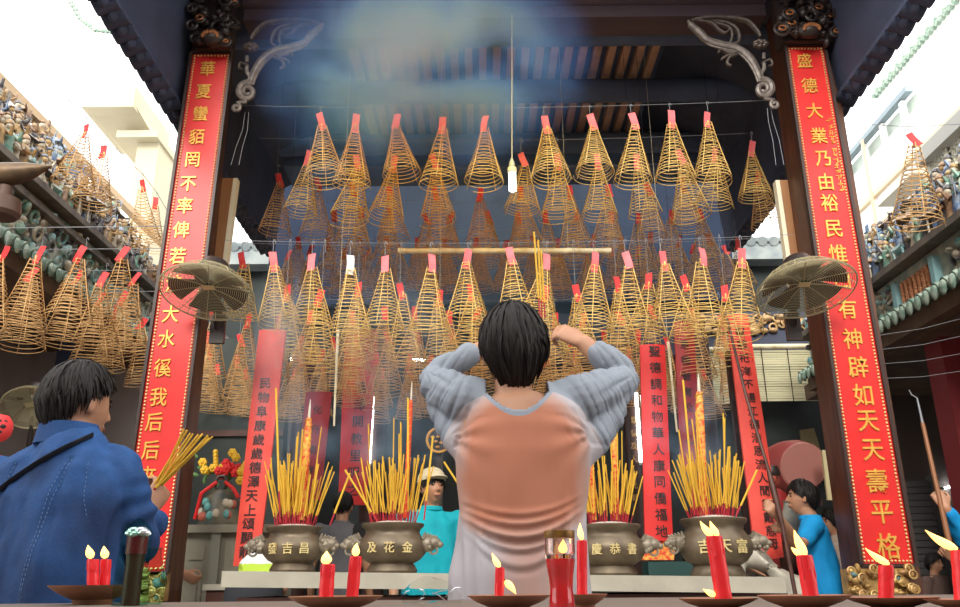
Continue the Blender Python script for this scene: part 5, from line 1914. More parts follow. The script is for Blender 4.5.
def hair_mesh(c, f, u, s=1.0, nlock=420, seed=1, front=58, side=98, back=128, vol=0.016, taper=0.16, rad=0.0085):
    """locks that run from the crown over the skull to the hairline, over a fitted cap"""
    rnd = random.Random(seed)
    r = f.cross(u).normalized()
    mb = MB()
    A = (0.073 + vol, 0.094 + vol, 0.115 + vol)

    def pos(pol, az, off):
        z = math.cos(pol)
        x, y = math.sin(pol) * math.cos(az), math.sin(pol) * math.sin(az)
        sx, sy, sz = A
        if z < 0:
            sx *= 1 - taper * (-z)
            sy *= 1 - (0.22 if y < 0 else 0.1) * (-z)
        return Vector(c) + (r * (x * (sx + off)) + f * (y * (sy + off) - 0.004) + u * (z * (sz + off))) * s

    def lim(az):
        w = math.sin(az)       # 1 front, -1 back
        a = abs(math.cos(az))
        base = (front if w > 0 else back) * abs(w) ** 1.2 + side * (1 - abs(w) ** 1.2)
        return math.radians(base)
    # cap
    n, m = 40, 16
    vs = [pos(0, 0, -0.003)]
    for i in range(1, m + 1):
        for k in range(n):
            az = 2 * math.pi * k / n
            vs.append(pos(lim(az) * 0.97 * i / m, az, -0.004))
    fs = [(0, 1 + k, 1 + (k + 1) % n) for k in range(n)]
    for i in range(m - 1):
        for k in range(n):
            l = (k + 1) % n
            fs.append((1 + i * n + k, 1 + (i + 1) * n + k, 1 + (i + 1) * n + l, 1 + i * n + l))
    fs.append(tuple(1 + (m - 1) * n + k for k in range(n)))
    mb.add(vs, fs)
    for j in range(nlock):
        az = rnd.uniform(0, 2 * math.pi)
        L = lim(az) * rnd.uniform(0.82, 1.05)
        st = rnd.uniform(0.0, 0.75)
        sw = rnd.gauss(0.0, 0.30) + 0.25
        o0 = rnd.uniform(-0.004, 0.009)
        pts = []
        for i in range(7):
            t = i / 6
            pol = L * (st + (1 - st) * t) + 0.05
            pts.append(pos(pol, az + sw * t * (1 - 0.5 * t), o0 + 0.004 * math.sin(t * 3 + j) - 0.004 * t))
        rr_ = rad * s * rnd.uniform(0.6, 1.2)
        mb.tube(pts, [rr_ * q for q in (0.35, 0.8, 1, 1, 0.85, 0.55, 0.12)], 5, flat=0.55)
    return mb


def add_hand(mb, w, d, nrm, thumb, s=1.0, curl=0.9, spread=0.06):
    """wrist w, finger direction d, palm normal nrm, thumb side vector"""
    d, nrm = Vector(d).normalized(), Vector(nrm)
    nrm = (nrm - d * nrm.dot(d)).normalized()
    t = Vector(thumb)
    t = (t - d * t.dot(d) - nrm * t.dot(nrm)).normalized()
    w = Vector(w)
    K = lambda a, b, e: w + (d * a + t * b + nrm * e) * s
    rings = []
    for a, hw, th, e in ((-0.02, 0.026, 0.02, 0), (0.0, 0.028, 0.019, 0), (0.03, 0.036, 0.017, 0), (0.06, 0.041, 0.015, 0), (0.085, 0.040, 0.013, 0), (0.094, 0.034, 0.009, 0.001)):
        rings.append([K(a, hw * math.cos(2 * math.pi * k / 16), e + th * math.sin(2 * math.pi * k / 16)) for k in range(16)])
    mb.loft(rings)
    for i, (off, L) in enumerate(((0.030, 0.072), (0.010, 0.080), (-0.010, 0.075), (-0.029, 0.058))):
        p = K(0.085, off, 0)
        ang = curl * (0.75 + 0.1 * i)
        pts = [K(0.06, off * 0.9, 0), p]
        a = 0.0
        for seg, q in ((0.45, ang), (0.32, ang * 1.15), (0.23, ang * 0.7)):
            a += q
            p = p + (d * math.cos(a) + nrm * math.sin(a) + t * (off * spread * 4)) * (L * seg * s)
            pts.append(p)
        limb(mb, pts, [0.0095 * s, 0.0092 * s, 0.0085 * s, 0.0078 * s, 0.0065 * s], 10)
    p0 = K(0.02, 0.026, 0.004)
    p1 = K(0.05, 0.052, 0.014)
    p2 = K(0.078, 0.056, 0.026)
    p3 = K(0.096, 0.046, 0.036)
    limb(mb, [p0, p1, p2, p3], [0.014 * s, 0.0115 * s, 0.0100 * s, 0.0075 * s], 10)


def person_root(name, mb, voxel, label, base, m=None, iters=3):
    me = remesh(mb, voxel, iters)
    v = np_verts(me)
    set_verts(me, v - np.array(base))
    o = link_mesh(name, me, m or skin_m, None, True, 180, base)
    tag(o, label, 'person')
    return o


def cloth(name, mb, voxel, m, root, disp=None, matfn=None, cut=None, iters=3, thick=0.0):
    """a garment: union of lofts, world-space fold displacement, then shifted under its wearer"""
    me = remesh(mb, voxel, iters)
    v = np_verts(me)
    if disp is not None:
        nn = np_normals(me)
        v = v + nn * disp(v, nn)[:, None]
        set_verts(me, v)
    if cut is not None:
        import bmesh
        bm = bmesh.new()
        bm.from_mesh(me)
        dead = [f for f in bm.faces if cut(f.calc_center_median())]
        bmesh.ops.delete(bm, geom=dead, context='FACES')
        bm.to_mesh(me)
        bm.free()
    ids = None
    if matfn is not None:
        ids = [matfn(p.center) for p in me.polygons]
    v = np_verts(me)
    set_verts(me, v - np.array(root.location))
    o = link_mesh(name, me, m, root, True, 180)
    if ids is not None:
        me.polygons.foreach_set('material_index', ids)
        me.update()
    if thick:
        so = o.modifiers.new('thickness', 'SOLIDIFY')
        so.thickness = thick
        so.offset = -1
    return o


def fold_noise(v, k, seed, stretch=(1, 1, 1), amp=0.006):
    s = np.array(stretch)
    w = v * s * k
    out = np.empty(len(v))
    for i in range(len(v)):
        out[i] = noise.noise(Vector((w[i, 0] + seed, w[i, 1] - seed, w[i, 2])))
    return out * amp


def legs(root, x, y, f, hip, H, m=None, w=0.09):
    """trousers and shoes for a standing person"""
    r = f.cross(Vector((0, 0, 1)))
    mb = MB()
    b = Vector((x, y, 0))
    up = Vector((0, 0, 1))
    mb.loft([ell(b + up * (hip - 0.10), r, f, w * 1.75, 0.12), ell(b + up * hip, r, f, w * 1.85, 0.125), ell(b + up * (hip + 0.10), r, f, w * 1.7, 0.115)])
    for s in (-1, 1):
        limb(mb, [b + r * (s * w) + up * (hip - 0.05), b + r * (s * w * 1.05) + up * (hip * 0.53) + f * 0.01, b + r * (s * w * 1.05) + up * 0.08], [0.088, 0.068, 0.055])
    cloth('trousers', mb, 0.012, m or trouser_m, root)
    for s in (-1, 1):
        mb = MB()
        c = b + r * (s * w * 1.05)
        mb.loft([ell(c + up * 0.0 + f * 0.05, r, f, 0.042, 0.125), ell(c + up * 0.03 + f * 0.05, r, f, 0.045, 0.13), ell(c + up * 0.06 + f * 0.02, r, f, 0.04, 0.09), ell(c + up * 0.10, r, f, 0.042, 0.055)])
        part('shoe', mb, shoe_m, root)


def standing(label, x, y, az, H, shirt, arms, seed=1, hair=True, face=True, lean=0.0, waist_w=0.17, headaz=None, slv=0.6, col=None, voxel=0.008, trousers=None, hair_kw=None, headpitch=0.0):
    """az: facing angle (0 = +Y, towards the rear; 90deg = +X)."""
    s = H / 1.72
    f = Vector((math.sin(az), math.cos(az), 0))
    r = f.cross(Vector((0, 0, 1)))
    up = Vector((0, 0, 1))
    b = Vector((x, y, 0))
    L = lambda z, fwd=0.0, side=0.0: b + up * (z * s) + f * ((fwd + lean * max(0, z - 0.9)) * s) + r * (side * s)
    ha = az if headaz is None else headaz
    hf = Vector((math.sin(ha) * math.cos(headpitch), math.cos(ha) * math.cos(headpitch), math.sin(headpitch)))
    hr = hf.cross(up).normalized()
    hu = hr.cross(hf).normalized()
    mb = MB()
    hc = L(1.61, 0.03)
    P = add_head(mb, hc, hf, hu, s)
    limb(mb, [L(1.40, -0.01), L(1.48, 0.0), hc - hu * 0.06 * s - hf * 0.01 * s], [0.07 * s, 0.054 * s, 0.053 * s])
    mb.loft([ell(L(0.85), r, f, 0.13 * s, 0.09 * s), ell(L(1.1), r, f, (waist_w - 0.03) * s, 0.085 * s), ell(L(1.3), r, f, 0.15 * s, 0.09 * s), ell(L(1.42), r, f, 0.13 * s, 0.07 * s), ell(L(1.47), r, f, 0.06 * s, 0.05 * s)])
    sh = MB()
    sh.loft([ell(L(0.80), r, f, (waist_w + 0.015) * s, 0.125 * s), ell(L(0.95), r, f, (waist_w + 0.012) * s, 0.125 * s), ell(L(1.12), r, f, waist_w * s, 0.118 * s), ell(L(1.28), r, f, 0.178 * s, 0.12 * s), ell(L(1.38), r, f, 0.172 * s, 0.105 * s),
             ell(L(1.44), r, f, 0.13 * s, 0.08 * s), ell(L(1.475), r, f, 0.075 * s, 0.062 * s), ell(L(1.495), r, f, 0.066 * s, 0.058 * s)])
    for q, arm in zip((-1, 1), arms):
        S = L(1.405, -0.005, q * 0.175)
        if arm is None:
            E, Wr, hd = L(1.12, -0.02, q * 0.235), L(0.87, 0.06, q * 0.245), None
        else:
            E, Wr = Vector(arm[0]), Vector(arm[1])
            hd = arm[2] if len(arm) > 2 else None
        limb(mb, [L(1.40, 0, q * 0.1), S, S.lerp(E, 0.5), E, E.lerp(Wr, 0.4), Wr], [x_ * s for x_ in (0.05, 0.052, 0.045, 0.04, 0.036, 0.027)])
        d = hd if hd is not None else (Wr - E).normalized()
        add_hand(mb, Wr, d, f * 0.3 - r * q, f if arm is None else up, s, 0.5 if arm is None else 0.95)
        lim_ = [L(1.40, 0, q * 0.09), S] + [S.lerp(E, t) for t in (0.35, slv)] if slv < 1 else [L(1.40, 0, q * 0.09), S, S.lerp(E, 0.5), E, E.lerp(Wr, 0.85)]
        ra = [0.07, 0.072, 0.068, 0.066] if slv < 1 else [0.07, 0.072, 0.064, 0.058, 0.045]
        limb(sh, lim_, [k * s for k in ra])
    o = person_root('person', mb, voxel * 0.8, label, (x, y, 0))
    top = L(1.478)

    def dsp(v, n):
        return fold_noise(v, 9, seed, (1, 1, 0.6), 0.014) + fold_noise(v, 22, seed + 3, (1, 1, 0.45), 0.006)
    cloth('shirt', sh, voxel, shirt, o, dsp, (lambda p: 1 if ((p - b).dot(r) > 0.115 * s) else 0) if isinstance(shirt, list) else None)
    if col:
        c = MB()
        for k, rr_ in ((0, 0.066), (1, 0.07)):
            c.ring(L(1.482 - 0.012 * k, 0.0), r, f, rr_ * s, 0.011 * s, 24, 6)
        part('collar', c, col, o)
    if hair:
        part('hair', hair_mesh(hc, hf, hu, s, 260, seed, **(hair_kw or {})), hair_m, o)
    if face:
        face_parts(o, P, hf, hu, s)
    legs(o, x, y, f, 0.88 * s, H, trousers)
    return o, hc, hf, hu, L, s


# ---- the praying person in the middle, from behind
def praying_person():
    Y = 2.2
    f, r, up = Vector((0, 1, 0)), Vector((1, 0, 0)), Vector((0, 0, 1))
    base = Vector((W(521, 500, Y).x, Y, 0))
    xc = base.x
    hc = W(513.5, 345, Y)
    hc.z -= 0.019
    mb = MB()
    hf = Vector((0.06, 0.96, 0.26)).normalized()
    hr = hf.cross(up).normalized()
    hu = hr.cross(hf).normalized()
    P = add_head(mb, hc, hf, hu, 1.0)
    limb(mb, [Vector((xc - 0.01, Y - 0.0, 1.38)), Vector((xc - 0.015, Y - 0.005, 1.47)), hc - hu * 0.06 - hf * 0.012], [0.075, 0.052, 0.050])
    # torso core and shoulders
    mb.loft([ell((xc, Y, 0.80), r, f, 0.14, 0.09), ell((xc, Y, 1.1), r, f, 0.14, 0.09), ell((xc, Y, 1.3), r, f, 0.15, 0.095), ell((xc, Y, 1.40), r, f, 0.15, 0.085), ell((xc, Y + 0.0, 1.45), r, f, 0.105, 0.07), ell((xc, Y, 1.475), r, f, 0.06, 0.055)])
    hands = {}
    for q, sh_, el_, wr_ in ((-1, W(466, 402, 2.2), W(432, 379, 2.42), W(486, 347, 2.46)), (1, W(577, 402, 2.2), W(624, 381, 2.42), W(584, 343, 2.46))):
        limb(mb, [Vector((xc + q * 0.08, Y, 1.41)), sh_, sh_.lerp(el_, 0.5), el_, el_.lerp(wr_, 0.35), wr_], [0.042, 0.038, 0.036, 0.034, 0.034, 0.027])
        d = Vector((-q * 0.82, 0.10, 0.5))
        add_hand(mb, wr_, d, Vector((-q * 0.25, 0.75, -0.4)), up, 0.92, 1.0)
    # legs down to the floor (bare under trousers)
    o = person_root('person', mb, 0.0055, 'praying person seen from behind in grey sleeved damp white top, hands raised to forehead', base)
    # shirt
    sh = MB()
    rows = [(660, 441, 598, .15), (605, 447, 593, .145), (575, 449, 590, .137), (540, 456, 587, .128), (510, 460, 585, .122), (480, 456, 589, .124), (455, 455, 592, .125), (430, 461, 590, .12), (412, 468, 583, .11), (400, 477, 572, .095), (389, 489, 556, .08), (382, 497, 548, .07)]
    rings = []
    for y, xl, xr, d in rows:
        a, b = W(xl, y, Y), W(xr, y, Y)
        rings.append(ell(((a.x + b.x) / 2, Y, (a.z + b.z) / 2), r, f, (b.x - a.x) / 2, d, 40, 2.25))
    rings = [[p + Vector((0, 0, 0)) for p in rg] for rg in rings]
    sh.loft(rings)
    eL, eR = W(428, 379, 2.41), W(629, 381, 2.41)
    limb(sh, [W(486, 404, 2.2), W(466, 400, 2.21), W(446, 391, 2.29), W(437, 384, 2.37), W(433, 379, 2.42), W(442, 370, 2.43), W(458, 361, 2.43), W(469, 355, 2.44)], [.06, .068, .064, .054, .046, .045, .041, .037])
    limb(sh, [W(434, 390, 2.36), W(446, 414, 2.29), W(458, 436, 2.23), W(468, 452, 2.2)], [.036, .045, .05, .04])
    limb(sh, [W(556, 404, 2.2), W(578, 400, 2.21), W(602, 392, 2.29), W(617, 386, 2.37), W(624, 381, 2.42), W(620, 372, 2.43), W(609, 362, 2.43), W(600, 354, 2.44)], [.06, .068, .066, .056, .047, .047, .046, .043])
    limb(sh, [W(622, 392, 2.36), W(606, 418, 2.28), W(592, 440, 2.22), W(580, 456, 2.2)], [.038, .048, .052, .04])

    zn = W(511, 411, Y - 0.1).z
    nx = W(517, 411, Y).x
    zi = np.array([1.20, 1.33, 1.375, 1.405, 1.43, 1.455, 1.47])
    ui = np.array([0.26, 0.205, 0.185, 0.165, 0.14, 0.085, 0.05])

    def matfn(p):
        u = abs(p.x - xc - 0.003)
        if p.z > 1.47:
            return 0
        dd_ = p.x - nx
        if abs(dd_) < 0.10 and p.z > zn + 8.5 * dd_ * dd_ - 0.017:
            return 0
        return 1 if u < np.interp(p.z, zi, ui) and p.y < Y + 0.3 else 0

    zn = W(511, 411, Y - 0.1).z
    nx = W(517, 411, Y).x

    def cut(p):
        d = p.x - nx
        if p.z < 0.83:
            return True
        return abs(d) < 0.083 and p.z > zn + 8.5 * d * d and p.y < Y + 0.3

    def disp(v, n):
        x, y, z = v[:, 0] - xc, v[:, 1], v[:, 2]
        out = np.zeros(len(v))
        back = np.clip(-n[:, 1] * 1.6, 0, 1)
        body = np.clip((0.19 - np.abs(x)) / 0.04, 0, 1) * (z < 1.40)
        for yp, a, k, sg in ((514, .0045, 2.0, .007), (524, .0065, 2.3, .008), (537, .010, 2.9, .009), (549, .006, 3.6, .008), (566, .004, 5.0, .009)):
            z0 = W(516, yp, Y - 0.12).z
            zz = z0 + k * (x + 0.01) ** 2
            t = (z - zz) / sg
            out += back * body * a * (np.exp(-t * t) - 0.9 * np.exp(-((t + 1.6) ** 2))) * np.exp(-(x / 0.14) ** 4)
        # hanging side folds
        low = np.clip((1.22 - z) / 0.15, 0, 1)
        out += low * 0.0055 * np.sin(x * 150 + z * 9) * np.clip((np.abs(x) - 0.06) / 0.06, 0, 1) * back
        # armpit pulls: slanting lines from the arm into the back
        for sg_ in (-1, 1):
            ax, az_ = sg_ * 0.19, 1.36
            ang = np.arctan2(z - az_, (ax - x) * sg_)
            dist = np.hypot(x - ax, z - az_)
            out += body * back * 0.0045 * np.sin(ang * 11) * np.exp(-(dist / 0.10) ** 2)
        # sleeve wrinkles around the elbows and over the shoulder
        slv = 1 - np.clip((0.20 - np.abs(x)) / 0.05, 0, 1) * (z < 1.43)
        for e in (eL, eR):
            d = np.sqrt((v[:, 0] - e.x) ** 2 + (y - e.y) ** 2 + (z - e.z) ** 2)
            ph = fold_noise(v, 6, 2.0, (1, 1, 1), 4.0)
            w_ = np.exp(-((d - 0.07) / 0.06) ** 2)
            an = np.arctan2(z - e.z, (v[:, 0] - e.x) * (-1 if e.x > xc else 1))
            out -= slv * 0.007 * np.clip(np.sin(an * 7 + ph * 0.6), 0, 1) ** 3 * np.exp(-((d - 0.17) / 0.09) ** 2) * (z < e.z)
        sg2 = np.sign(x)
        q = np.stack([v[:, 0] + 0.55 * sg2 * (z - 1.45), y * 0.12, z * 0.10], 1)
        rn = fold_noise(q, 26, 11.0, (1, 1, 1), 1.0)
        rn2 = fold_noise(q, 15, 4.0, (1, 1, 1), 1.0)
        ridge = np.clip(1 - np.abs(rn) * 5.5, 0, 1) ** 1.5 + 1.2 * np.clip(1 - np.abs(rn2) * 6.5, 0, 1) ** 1.5
        slm = np.clip((np.abs(x) - 0.10) / 0.08, 0, 1) * (z > 1.33)
        out -= slm * 0.0055 * ridge
        out += fold_noise(v, 14, 9.0, (1, 1, 0.6), 0.005)
        return out
    cloth('raglan_shirt', sh, 0.0055, wet_m, o, disp, None, cut, 3, 0.004)
    # neckband following the cut
    nb_ = MB()
    pts = []
    for i in range(21):
        d = -0.083 + 0.166 * i / 20
        z = zn + 8.5 * d * d
        yy = Y - 0.074 + 9 * d * d * (1 - 0.25)
        pts.append(Vector((nx + d, yy + (z - zn) * 0.3, z)))
    nb = hair_mesh(hc, hf, hu, 1.0, 1000, 5, front=60, side=84, back=146, vol=0.0165, rad=0.0062, taper=0.38)
    part('hair', nb, hair_m, o)
    face_parts(o, P, hf, hu)
    legs(o, base.x, base.y, f, 0.88, 1.72)
    return o


praying_person()
for i, (x0, y0, x1, y1) in enumerate(((540, 318, 534, 232), (542, 318, 538, 240), (545, 318, 541, 250))):
    a, b = W(x0, y0, 2.52 + 0.01 * i), W(x1, y1, 2.52 + 0.01 * i)
    stick(a, b - a, (b - a).length, 'long incense stick held up by the praying person, %s of three from the left' % nth(i), 'sticks held by the praying person', 0.75)


# ---- denim jacket at the left, from behind
def denim_person():
    Y = 2.3
    up = Vector((0, 0, 1))
    az = math.radians(20)
    f = Vector((math.sin(az), math.cos(az), 0))
    r = f.cross(up)
    base = Vector((W(52, 520, Y).x, Y, 0))
    b = base
    hc = W(79, 405, Y)
    ha = math.radians(33)
    hf = Vector((math.sin(ha), math.cos(ha), -0.05)).normalized()
    hr = hf.cross(up).normalized()
    hu = hr.cross(hf).normalized()
    mb = MB()
    P = add_head(mb, hc, hf, hu, 0.93)
    nk = Vector((W(76, 440, Y).x, Y, 1.36))
    limb(mb, [nk - up * 0.08, nk, hc - hu * 0.06 - hf * 0.01], [0.075, 0.06, 0.058])
    mb.loft([ell(b + up * z, r, f, w, d) for z, w, d in ((0.75, .13, .09), (1.0, .15, .09), (1.2, .16, .09), (1.31, .13, .075), (1.37, .07, .05))])
    S = W(118, 478, Y)
    E = W(137, 541, Y + 0.02)
    Wr = W(146, 512, Y + 0.16)
    limb(mb, [S, S.lerp(E, .5), E, E.lerp(Wr, .5), Wr], [.05, .045, .04, .035, .027])
    add_hand(mb, Wr, Vector((0.35, 0.35, 0.85)), Vector((-0.7, 0.6, 0.1)), Vector((-0.6, -0.5, 0.4)), 0.92, 1.05)
    S2 = b - r * 0.2 + up * 1.27
    E2 = b - r * 0.27 + up * 1.02 + f * 0.02
    W2 = b - r * 0.17 + up * 1.05 + f * 0.24
    limb(mb, [S2, S2.lerp(E2, .5), E2, E2.lerp(W2, .5), W2], [.05, .045, .04, .035, .027])
    add_hand(mb, W2, f + r * 0.4, r, up, 0.95, 0.9)
    o = person_root('person', mb, 0.006, 'person from behind in blue denim jacket with black shoulder strap, holding incense at left', base)
    sh = MB()
    sh.loft([ell(b + up * z + r * ox, r, f, w, d, 40, 2.4) for z, w, d, ox in ((0.66, .215, .16, 0), (0.82, .215, .155, 0), (0.95, .212, .15, 0), (1.1, .212, .145, 0), (1.22, .215, .135, 0), (1.29, .195, .115, 0.005), (1.335, .14, .09, 0.012), (1.365, .095, .078, .02), (1.38, .078, .07, .02))])
    limb(sh, [b + r * 0.1 + up * 1.27, W(113, 478, Y), W(121, 490, Y), W(128, 515, Y + 0.01), E, W(145, 527, Y + 0.08), W(149, 524, Y + 0.14)], [.075, .082, .078, .068, .058, .05, .045])
    limb(sh, [b - r * 0.1 + up * 1.27, S2, S2.lerp(E2, .5), E2, E2.lerp(W2, .5), E2.lerp(W2, .85)], [.075, .08, .072, .06, .052, .046])

    def disp(v, n):
        out = fold_noise(v, 7, 3.0, (1, 1, 0.45), 0.026) + fold_noise(v, 17, 7.0, (1, 1, 0.35), 0.016) + fold_noise(v, 40, 2.0, (1, 1, 0.4), 0.004)
        ph = fold_noise(v, 5, 1.0, (1, 1, 1), 3.5)
        d = np.sqrt((v[:, 0] - E.x) ** 2 + (v[:, 1] - E.y) ** 2 + (v[:, 2] - E.z) ** 2)
        out += np.exp(-((d - 0.06) / 0.09) ** 2) * 0.006 * np.sin(d * 2 * np.pi / 0.045 + ph)
        # box pleat lines down the back
        lx = (v - np.array(base)) @ np.array(r)
        bk = (n @ np.array(f)) < 0
        for c0 in (-0.055, 0.125):
            out -= bk * 0.005 * np.exp(-((lx - c0 - 0.03 * (1.3 - v[:, 2])) / 0.006) ** 2) * (v[:, 2] < 1.31)
        out -= bk * 0.006 * np.exp(-((v[:, 2] - 0.93) / 0.006) ** 2) * (np.abs(lx) < 0.2)
        return out
    jk = cloth('denim_jacket', sh, 0.0065, denim_m, o, disp)
    # collar
    cl_ = MB()
    cc = b + up * 1.385 + r * 0.02
    n = 26
    lo, hi = ell(cc - up * 0.02, r, f, .088, .082, n), ell(cc + up * 0.035 - f * 0.008, r, f, .074, .07, n)
    lo2, hi2 = ell(cc - up * 0.02, r, f, .080, .074, n), ell(cc + up * 0.035 - f * 0.008, r, f, .066, .062, n)
    vs = lo + hi + lo2 + hi2
    fs = []
    for k in range(n):
        l = (k + 1) % n
        fs += [(k, l, n + l, n + k), (2 * n + l, 2 * n + k, 3 * n + k, 3 * n + l), (n + k, n + l, 3 * n + l, 3 * n + k), (l, k, 2 * n + k, 2 * n + l)]
    cl_.add(vs, fs)
    part('collar', cl_, denim_m, o)
    # stitched seams: short thread dashes on the back
    from mathutils.bvhtree import BVHTree
    bv = BVHTree.FromPolygons([v.co + base for v in jk.data.vertices], [tuple(p.vertices) for p in jk.data.polygons])

    def onback(p, off=0.002):
        hit = bv.ray_cast(p - f * 0.6, f)
        return (hit[0] - f * off) if hit[0] else None
    st = MB()
    seams = [[(-0.055, 1.31), (-0.075, 0.95)], [(0.125, 1.31), (0.085, 0.95)], [(0.135, 1.31), (0.095, 0.95)], [(-0.2, 0.945), (0.2, 0.945)], [(-0.2, 0.915), (0.2, 0.915)], [(0.17, 1.30), (0.195, 1.16)]]
    for (x0, z0), (x1, z1) in seams:
        L_ = math.hypot(x1 - x0, z1 - z0)
        nn = int(L_ / 0.011)
        for i in range(nn):
            t0, t1 = i / nn, (i + 0.55) / nn
            a = onback(b + r * (x0 + (x1 - x0) * t0) + up * (z0 + (z1 - z0) * t0))
            c = onback(b + r * (x0 + (x1 - x0) * t1) + up * (z0 + (z1 - z0) * t1))
            if a and c and (a - c).length < 0.03:
                st.tube([a, c], 0.0012, 4)
    part('stitching', st, thread_m, jk, smooth=False)
    # shoulder strap lying across the back
    sp = MB()
    pts = []
    for i in range(16):
        t = i / 15
        px, py = 92 + (-14 - 92) * t, 436 + (502 - 436) * t - 6 * math.sin(math.pi * t)
        q = W(px, py, Y)
        vd = (q - Vector((0, 0, CAMZ))).normalized()
        h_ = bv.ray_cast(q - vd * 0.7, vd)
        h = h_[0] - vd * 0.004 if h_[0] else None
        if h:
            pts.append(h)
    sp.tube(pts, 0.013, 8, flat=0.35, side=(0.5, 0, 0.85))
    part('shoulder_strap', sp, leather_m, o)
    part('hair', hair_mesh(hc, hf, hu, 0.93, 1100, 15, front=58, side=76, back=134, vol=0.015, rad=0.0062, taper=0.30), hair_m, o)
    face_parts(o, P, hf, hu, 0.93)
    legs(o, base.x, base.y, f, 0.84, 1.63, w=0.1)
    return o


denim_person()
rr = random.Random(77)
hb_ = W(155, 489, 2.47)
ends = sorted([(rr.uniform(183, 214), 0) for _ in range(14)])
for i, (x, _) in enumerate(ends):
    y = 430 + (x - 183) * 0.28 + rr.uniform(-2, 2)
    a = hb_ + Vector((rr.uniform(-0.008, 0.008), rr.uniform(-0.012, 0.012), rr.uniform(-0.006, 0.006)))
    b_ = W(x, y, 2.47 + rr.uniform(-0.03, 0.03))
    d = b_ - a
    stick(a - d * 0.25, d, d.length * 1.25, 'incense stick fanned out in the hand of the denim jacket person', 'sticks held by the denim jacket person', 0.62)

# ---- man in beige cap and turquoise polo
o, hc, hf, hu, L, s = standing('man in turquoise polo and beige cap standing behind the second censer', W(431, 540, 5.7).x, 5.7, math.radians(170), 1.70, teal_m, [None, None],
                               seed=3, headaz=math.radians(150), col=teal_m, waist_w=0.18, hair_kw=dict(front=75, side=100, back=120, vol=0.008), headpitch=0.10)
hr = hf.cross(hu)
cp = MB()
n = 28
vsr = []
for i in range(7):
    t = i / 6 * 0.95
    rr_ = math.cos(t * 1.5)
    vsr.append(ell(hc + hu * (0.045 + 0.095 * math.sin(t * 1.62)) * s - hf * 0.004, hr, hf, 0.092 * rr_ * s + 0.002, 0.114 * rr_ * s + 0.002, n, 2.0))
cp.loft(vsr)
part('cap', cp, cap_m, o)
cp = MB()
a_ = []
for k in range(13):
    t = math.radians(-62 + 124 * k / 12)
    a_.append((hc + hu * 0.058 * s + hr * (math.sin(t) * 0.088 * s) + hf * (math.cos(t) * 0.105 * s), hc + hu * 0.052 * s + hr * (math.sin(t) * 0.085 * s) + hf * ((0.105 * math.cos(t) + 0.05 * math.cos(t) ** 0.5) * s)))
vs = [p for q in a_ for p in q] + [p + hu * 0.007 for q in a_ for p in q]
m2 = 2 * len(a_)
fs = []
for k in range(len(a_) - 1):
    i = 2 * k
    fs += [(i, i + 1, i + 3, i + 2), (m2 + i + 2, m2 + i + 3, m2 + i + 1, m2 + i), (i + 1, m2 + i + 1, m2 + i + 3, i + 3), (i + 2, m2 + i + 2, m2 + i, i)]
cp.add(vs, fs)
part('cap_brim', cp, cap_m, o)

# ---- man seen from behind in grey and black shirt
standing('man seen from behind in grey shirt with black sleeves between the two left censers', W(341, 540, 7.2).x, 7.2, math.radians(4), 1.72, [dgrey_m, blk_cloth], [None, None], seed=5,
         hair_kw=dict(back=118, side=92, vol=0.007))

# ---- man in blue polo holding the pole (profile)
bx = W(817, 560, 5.7).x
hnd = W(777, 516, 5.16)
standing('man in bright blue polo in profile holding up the long dark pole', bx, 5.6, math.radians(-72), 1.60, blue_m,
         [(W(800, 545, 5.35), hnd, (hnd - W(800, 545, 5.35)).normalized()), (W(799, 556, 5.75), W(784, 535, 5.35), None) if False else (W(800, 550, 5.7), W(783, 528, 5.3))],
         seed=8, headaz=math.radians(-78), col=blue_m, waist_w=0.19, lean=0.08, headpitch=0.12)
# ---- woman behind him
standing('woman in pale brown top half hidden between the blue polo and the right pillar', W(838, 540, 7.0).x, 7.0, math.radians(-95), 1.52, mat('taupe_cloth', (0.35, 0.26, 0.21), 0.85, col2=(0.45, 0.38, 0.32), scale=16), [None, None],
         seed=9, hair_kw=dict(back=150, side=120, vol=0.014))


